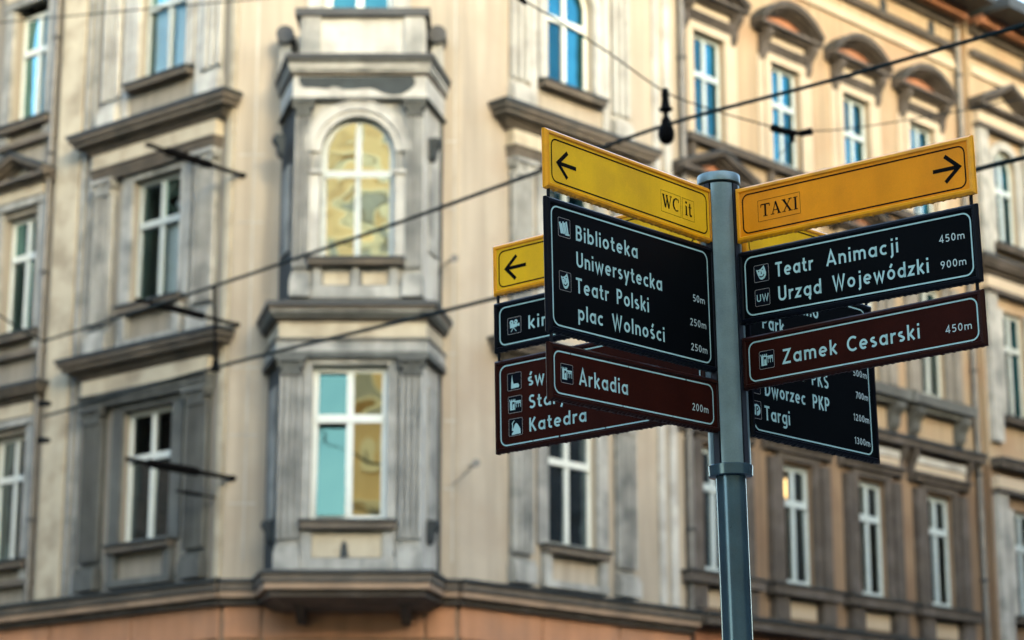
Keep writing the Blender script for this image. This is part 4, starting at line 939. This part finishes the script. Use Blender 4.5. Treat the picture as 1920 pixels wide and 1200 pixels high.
b.icon('castle', .062, .051, .114, .103); b.text('Zamek', .144, .331, .054, C1); b.text('Cesarski', .364, .602, .053, C1); b.dist('450m', .765, .052, .0215, .683)
# left rear arm
b = Board(3, 1.998, 1.832, 0, 'y'); b.o['label'] = 'yellow board with left arrow, half hidden behind the others'
b.border(.026, .023, b.L - .026, b.H - .025, .020, .0043, 'ink'); b.arrow((.055, .080), ((.098, .117), (.093, .041)), (.136, .080))
b = Board(3, 1.806, 1.644, 0, 'k'); b.o['label'] = 'black board reading kino, half hidden behind the others'
b.border(.026, .020, b.L - .026, b.H - .020, .022); b.icon('camera', .058, .050, .112, .103); b.text('kino', .141, .262, .055, C1)
b = Board(3, 1.616, 1.318, 0, 'b'); b.o['label'] = 'brown board with a church, a castle and a bishop, reading Katedra'
b.border(.024, .021, b.L - .024, b.H - .021, .024, .0042, 'letter', ([], [(.150, .153), (.252, .259), (.43, .434)]))
b.icon('church', .054, .194, .109, .249); b.icon('castle', .056, .121, .110, .174); b.icon('bishop', .057, .048, .111, .102)
b.text('św.', .136, .215, .198, C1); b.text('Stary', .138, .282, .125, C1); b.text('Katedra', .138, .360, .052, C1)
# right rear arm
b = Board(2, 1.969, 1.806, 0, 'y'); b.o['label'] = 'yellow board behind the TAXI board, only a sliver of it showing'
b.border(.026, .023, b.L - .026, b.H - .025, .020, .0043, 'ink')
b = Board(2, 1.775, 1.266, -.0055, 'k'); b.o['label'] = 'tall black board reading Dworzec PKS, Dworzec PKP, Targi'
b.border(-.006 + .02, .022, b.L - .037, b.H - .023, .024)
b.icon('emblem', .006, .055, .048, .108); b.icon('', .006, .131, .048, .182)
b.text('Targi', .064, .183, .057, C1, .15); b.text('Dworzec', .070, .263, .131, C1); b.text('PKP', .300, .382, .128, C1)
b.text('Dworzec', .070, .263, .204, C1); b.text('PKS', .300, .382, .200, C1)
b.text('Park', .072, .176, .338, C1); b.text('kino', .245, .350, .416, C1)
b.dist('1300m', .581, .047, .0215, .503); b.dist('1200m', .583, .121, .0215, .504); b.dist('700m', .584, .193, .0215, .521); b.dist('500m', .584, .264, .0215, .513)
# rods joining the boards at their outer ends, and clips in the post slots
def rod(arm, s_, z0, z1, r=.0048, name='tie_rod'):
    mb = MB(); mb.tube([B0 + AX * z0 + ARMS[arm] * s_, B0 + AX * z1 + ARMS[arm] * s_], r, 10); pin(mb.build(name, 'black_frame', POST))
rod(0, .772, 1.795, 1.83); rod(0, .772, 1.385, 1.43); rod(1, .850, 1.745, 1.80); rod(1, .850, 1.50, 1.55); rod(3, .853, 1.80, 1.835); rod(3, .853, 1.612, 1.648); rod(2, .71, 1.765, 1.81)
for arm in (0, 1, 2, 3):
    h_ = ARMS[arm]; n_ = h_.cross(AX); mb = MB()
    for s0, s1 in ((0.034, 0.0615),):
        c = [h_ * s0 - n_ * .009, h_ * s1 - n_ * .009, h_ * s1 + n_ * .009, h_ * s0 + n_ * .009]
        mb.hexa([axp(ZR + .014) + v for v in c], [axp(ZC - .0215) + v for v in c])
    pin(mb.build('slot_strip', 'core', POST))

# ------------------------------------------------------------------ overhead wires
F_, PT = 4166., rad(14.2)
def ray(x, y): return Vector(((x - 960) / F_, math.cos(PT) - (600 - y) / F_ * math.sin(PT), math.sin(PT) + (600 - y) / F_ * math.cos(PT)))
def at(x, y, Y): r = ray(x, y); return Vector((0, 0, 1.6)) + r * (Y / r.y)   # world point of a sight line at distance Y
def spline(P, n=10):
    out = []
    for i in range(len(P) - 1):
        p0, p1, p2, p3 = P[max(i - 1, 0)], P[i], P[i + 1], P[min(i + 2, len(P) - 1)]
        for k in range(n):
            t = k / n; out.append(0.5 * ((2 * p1) + (p2 - p0) * t + (2 * p0 - 5 * p1 + 4 * p2 - p3) * t * t + (3 * p1 - p0 - 3 * p2 + p3) * t ** 3))
    return out + [P[-1]]
def wire(pts, r, label, n=8):
    mb = MB(); mb.tube(spline([at(*p) for p in pts]), r, n); return tag(smooth(mb.build('overhead_wire', 'wire')), label, 'wire', 'overhead tram wires')
a2 = (FL.P(4.0, 0.1, 0)); 
wire([(82, 640, 31.5), (400, 537, 24), (740, 420, 19.5), (1020, 318, 17), (1250, 234, 15.3), (1560, 150, 13.4), (1925, 45, 11.7), (2300, -65, 10.4)], [.0205 - .0065 * min(1, i / 50) for i in range(71)], 'thick dark wire rising from left to right, crossing above the yellow boards')
wire([(82, 781, 31.5), (400, 690, 24), (925, 560, 18), (1400, 435, 14.5), (1838, 316, 12.3), (1925, 294, 12), (2300, 190, 10.9)], [.0205 - .0055 * min(1, i / 50) for i in range(61)], 'lower dark wire running parallel below the thick wire')
wire([(-60, 48, 26), (0, 42, 25.5), (240, 20, 23.5), (460, 0, 22), (700, -22, 21)], .0085, 'thin wire across the top left corner')
wire([(940, -32, 13.5), (975, -4, 13.7), (1035, 32, 14), (1140, 98, 14.6), (1247, 172, 15.3), (1340, 207, 15.6), (1452, 239, 16)], .0060, 'thin wire falling from the top edge to the hanging insulator and the clamp')
wire([(1516, 246, 16), (1600, 240, 16.3), (1780, 212, 17), (1925, 184, 17.6), (2200, 140, 19)], .0050, 'thin wire leaving the black clamp to the right')
wire([(-60, 560, 30.5), (0, 592, 30.8), (45, 622, 31.1), (82, 640, 31.5)], .016, 'short dark wire meeting the drainpipe at the left edge')
def hang(p, q, r, label):
    mb = MB(); mb.tube([at(*p), at(*q)], r, 8); return mb
mb = hang((402, 535, 23.97), (404, 692, 23.9), .018, ''); 
hg = tag(empty('wire_hanger', at(403, 600, 23.95)), 'short vertical hanger between the two long wires on the left', 'wire hanger')
o = mb.build('hanger_rod', 'blackiron', hg); inv(o)
mb = MB(); mb.tube([at(404, 672, 23.9), at(404, 696, 23.9)], [.02, .06], 8); o = mb.build('hanger_clip', 'blackiron', hg); inv(o)
# hanging insulator
IN = tag(empty('hanging_insulator', at(1249, 220, 15.3)), 'black bulb-shaped insulator hanging on the thin wire above the yellow boards', 'insulator')
def zat(y): return at(1248, y, 15.3).z
cx = at(1249, 220, 15.3)
px = 15.3 / 4200
prof = [(165, 3), (168, 7), (176, 8), (182, 8), (186, 7.5), (196, 9), (200, 10), (205, 15), (208, 12), (211, 5), (219, 5), (222, 8), (227, 10), (236, 11), (240, 14), (246, 16.5), (254, 17), (262, 15), (268, 10), (271, 3)]
def solid(name, ys):
    mb = MB(); pts = []; rs = []
    for y, r in ys: pts.append((at(1247 + (y - 165) * .03, y, 15.3))); rs.append(r * px)
    mb.tube(pts, rs, 16); o = smooth(mb.build(name, 'blackiron', IN), 50); inv(o); return o
solid('upper_clamp', prof[:11]); solid('bulb', prof[10:])
# clamp with two stubs
CLP = tag(empty('wire_clamp', at(1485, 245, 16)), 'black T-shaped wire clamp in front of the ochre tenement windows', 'clamp')
def part(name, pts, rs):
    mb = MB(); mb.tube([at(*p) for p in pts], rs, 12); o = smooth(mb.build(name, 'blackiron', CLP), 50); inv(o)
q = 16 / 4200 * 1.2
part('clamp_arm', [(1444, 239, 16), (1450, 240, 16), (1470, 246, 16), (1492, 250, 16)], [5 * q, 7 * q, 6 * q, 6 * q])
part('clamp_stub', [(1498, 251, 16), (1502, 250, 16), (1512, 248, 16), (1522, 246, 16)], [4 * q, 6 * q, 6 * q, 7 * q])
part('clamp_lug', [(1484, 248, 16), (1486, 266, 16)], [5 * q, 4 * q])
part('clamp_pin', [(1490, 250, 16), (1502, 250, 16)], [4 * q, 4 * q])
part('drop_wire', [(1504, 252, 16), (1505, 330, 16)], [1.1 * q, 1.1 * q])
part('stay_wire', [(1484, 262, 16), (1462, 290, 16), (1455, 310, 16)], [.7 * q, .7 * q, .7 * q])
mb = MB(); mb.tube([at(968, -8, 13.7), at(986, 6, 13.75)], [6 * 13.7 / 4200, 5 * 13.7 / 4200], 10); tag(mb.build('wire_joint', 'blackiron'), 'small black joint on the thin wire at the top edge', 'wire joint')

# wall anchors and sign bars
def wall_thing(name, label, cat, group=None): return tag(empty(name), label, cat, group)
for (x, y, lab) in ((852, 487, 'iron wire rosette on the wall right of the arched bay window'), (893, 870, 'iron wire rosette on the wall right of the lower bay window')):
    p = at(x, y, 29.55); w_ = at(x - 14, y + 4, 30.0 if x < 860 else 30.15)
    t = tag(empty('wall_rosette', p), lab, 'wall anchor', 'iron rosettes beside the bay'); 
    mb = MB(); mb.tube([w_, p, p + Vector((0, -0.08, 0))], [.012, .03, .06], 10); o = mb.build('rosette', 'tin', t); inv(o)
    mb = MB(); mb.tube([p, at(x - 45, y + (22 if x < 860 else 40), 30.0)], .006, 6); o = mb.build('stay', 'tin', t); inv(o)
for (x0, y0, x1, y1, r, lab) in ((455, 329, 274, 279, .042, 'long dark sign bar sticking out beside the second-floor cornice'), (444, 609, 255, 568, .036, 'long dark sign bar below the second-floor window'), (436, 897, 238, 859, .042, 'long dark sign bar crossing the first-floor window'), (398, 932, 330, 935, .018, 'short dark stub under the lowest sign bar')):
    F2 = at(x0, y0, 30.0); n_ = Vector((nL[0], nL[1], 0)); best = min([(abs((960 + F_ * (F2 + n_ * t * .02).x / ((F2 + n_ * t * .02 - Vector((0, 0, 1.6))).dot(Vector((0, math.cos(PT), math.sin(PT)))))) - x1), t * .02) for t in range(1, 200)])[1]
    t = tag(empty('sign_bar', F2), lab, 'sign bar', 'iron bars beside the left corner')
    end = F2 + n_ * best
    mb = MB(); mb.tube([F2, end], r * .8, 8); o = mb.build('bar', 'blackiron', t); inv(o)
    mb = MB(); mb.tube([F2 + n_ * best * .35, F2 + n_ * best * .8], r * 1.5, 8); o = mb.build('sleeve', 'blackiron', t); inv(o)
    mb = MB(); mb.tube([F2 - n_ * .05, F2 + n_ * .02], r * 1.1, 8); o = mb.build('wall_plate', 'blackiron', t); inv(o)
for k, (x, y, lab) in enumerate(((86, 757, 'upper dark cable eye on the drainpipe at the left'), (84, 826, 'lower dark cable eye on the drainpipe at the left'))):
    p = at(x - 10, y, 31.9); mb = MB(); mb.tube([p, at(x + 6, y, 31.6)], [.05, .04], 8); tag(mb.build('cable_eye', 'blackiron'), lab, 'cable eye')
p = at(388, 1038, 30.6); mb = MB(); mb.tube([p, p + Vector((-.05, -.07, 0))], [.10, .07], 4); tag(mb.build('wall_plate', 'blackiron'), 'small black diamond-shaped tie plate low on the left wing', 'tie plate')

# the lamp burning in a first-floor room of the ochre tenement
gm = bpy.data.materials.new('lamp_glow'); gm.use_nodes = True; gb = gm.node_tree.nodes['Principled BSDF']
gb.inputs['Base Color'].default_value = (0.8, 0.6, 0.35, 1); gb.inputs['Emission Color'].default_value = (1.0, 0.60, 0.24, 1); gb.inputs['Emission Strength'].default_value = 0.55
M['glow'] = gm
q0 = Vector(FR.P(7.92, -0.33, 7.84))
lt = tag(empty('pendant_lamp', q0), 'lit amber pendant lamp hanging inside a lower window of the ochre tenement', 'lamp')
mb = MB(); mb.tube([q0 + Vector((0, 0, z)) for z in (-.20, -.17, -.08, .04, .15, .20)], [.02, .05, .09, .115, .08, .02], 16); o = smooth(mb.build('lamp_shade', 'glow', lt), 60); inv(o)
mb = MB(); mb.tube([q0 + Vector((0, 0, .2)), q0 + Vector((0, 0, .36))], .008, 8); o = mb.build('cord', 'blackiron', lt); inv(o)
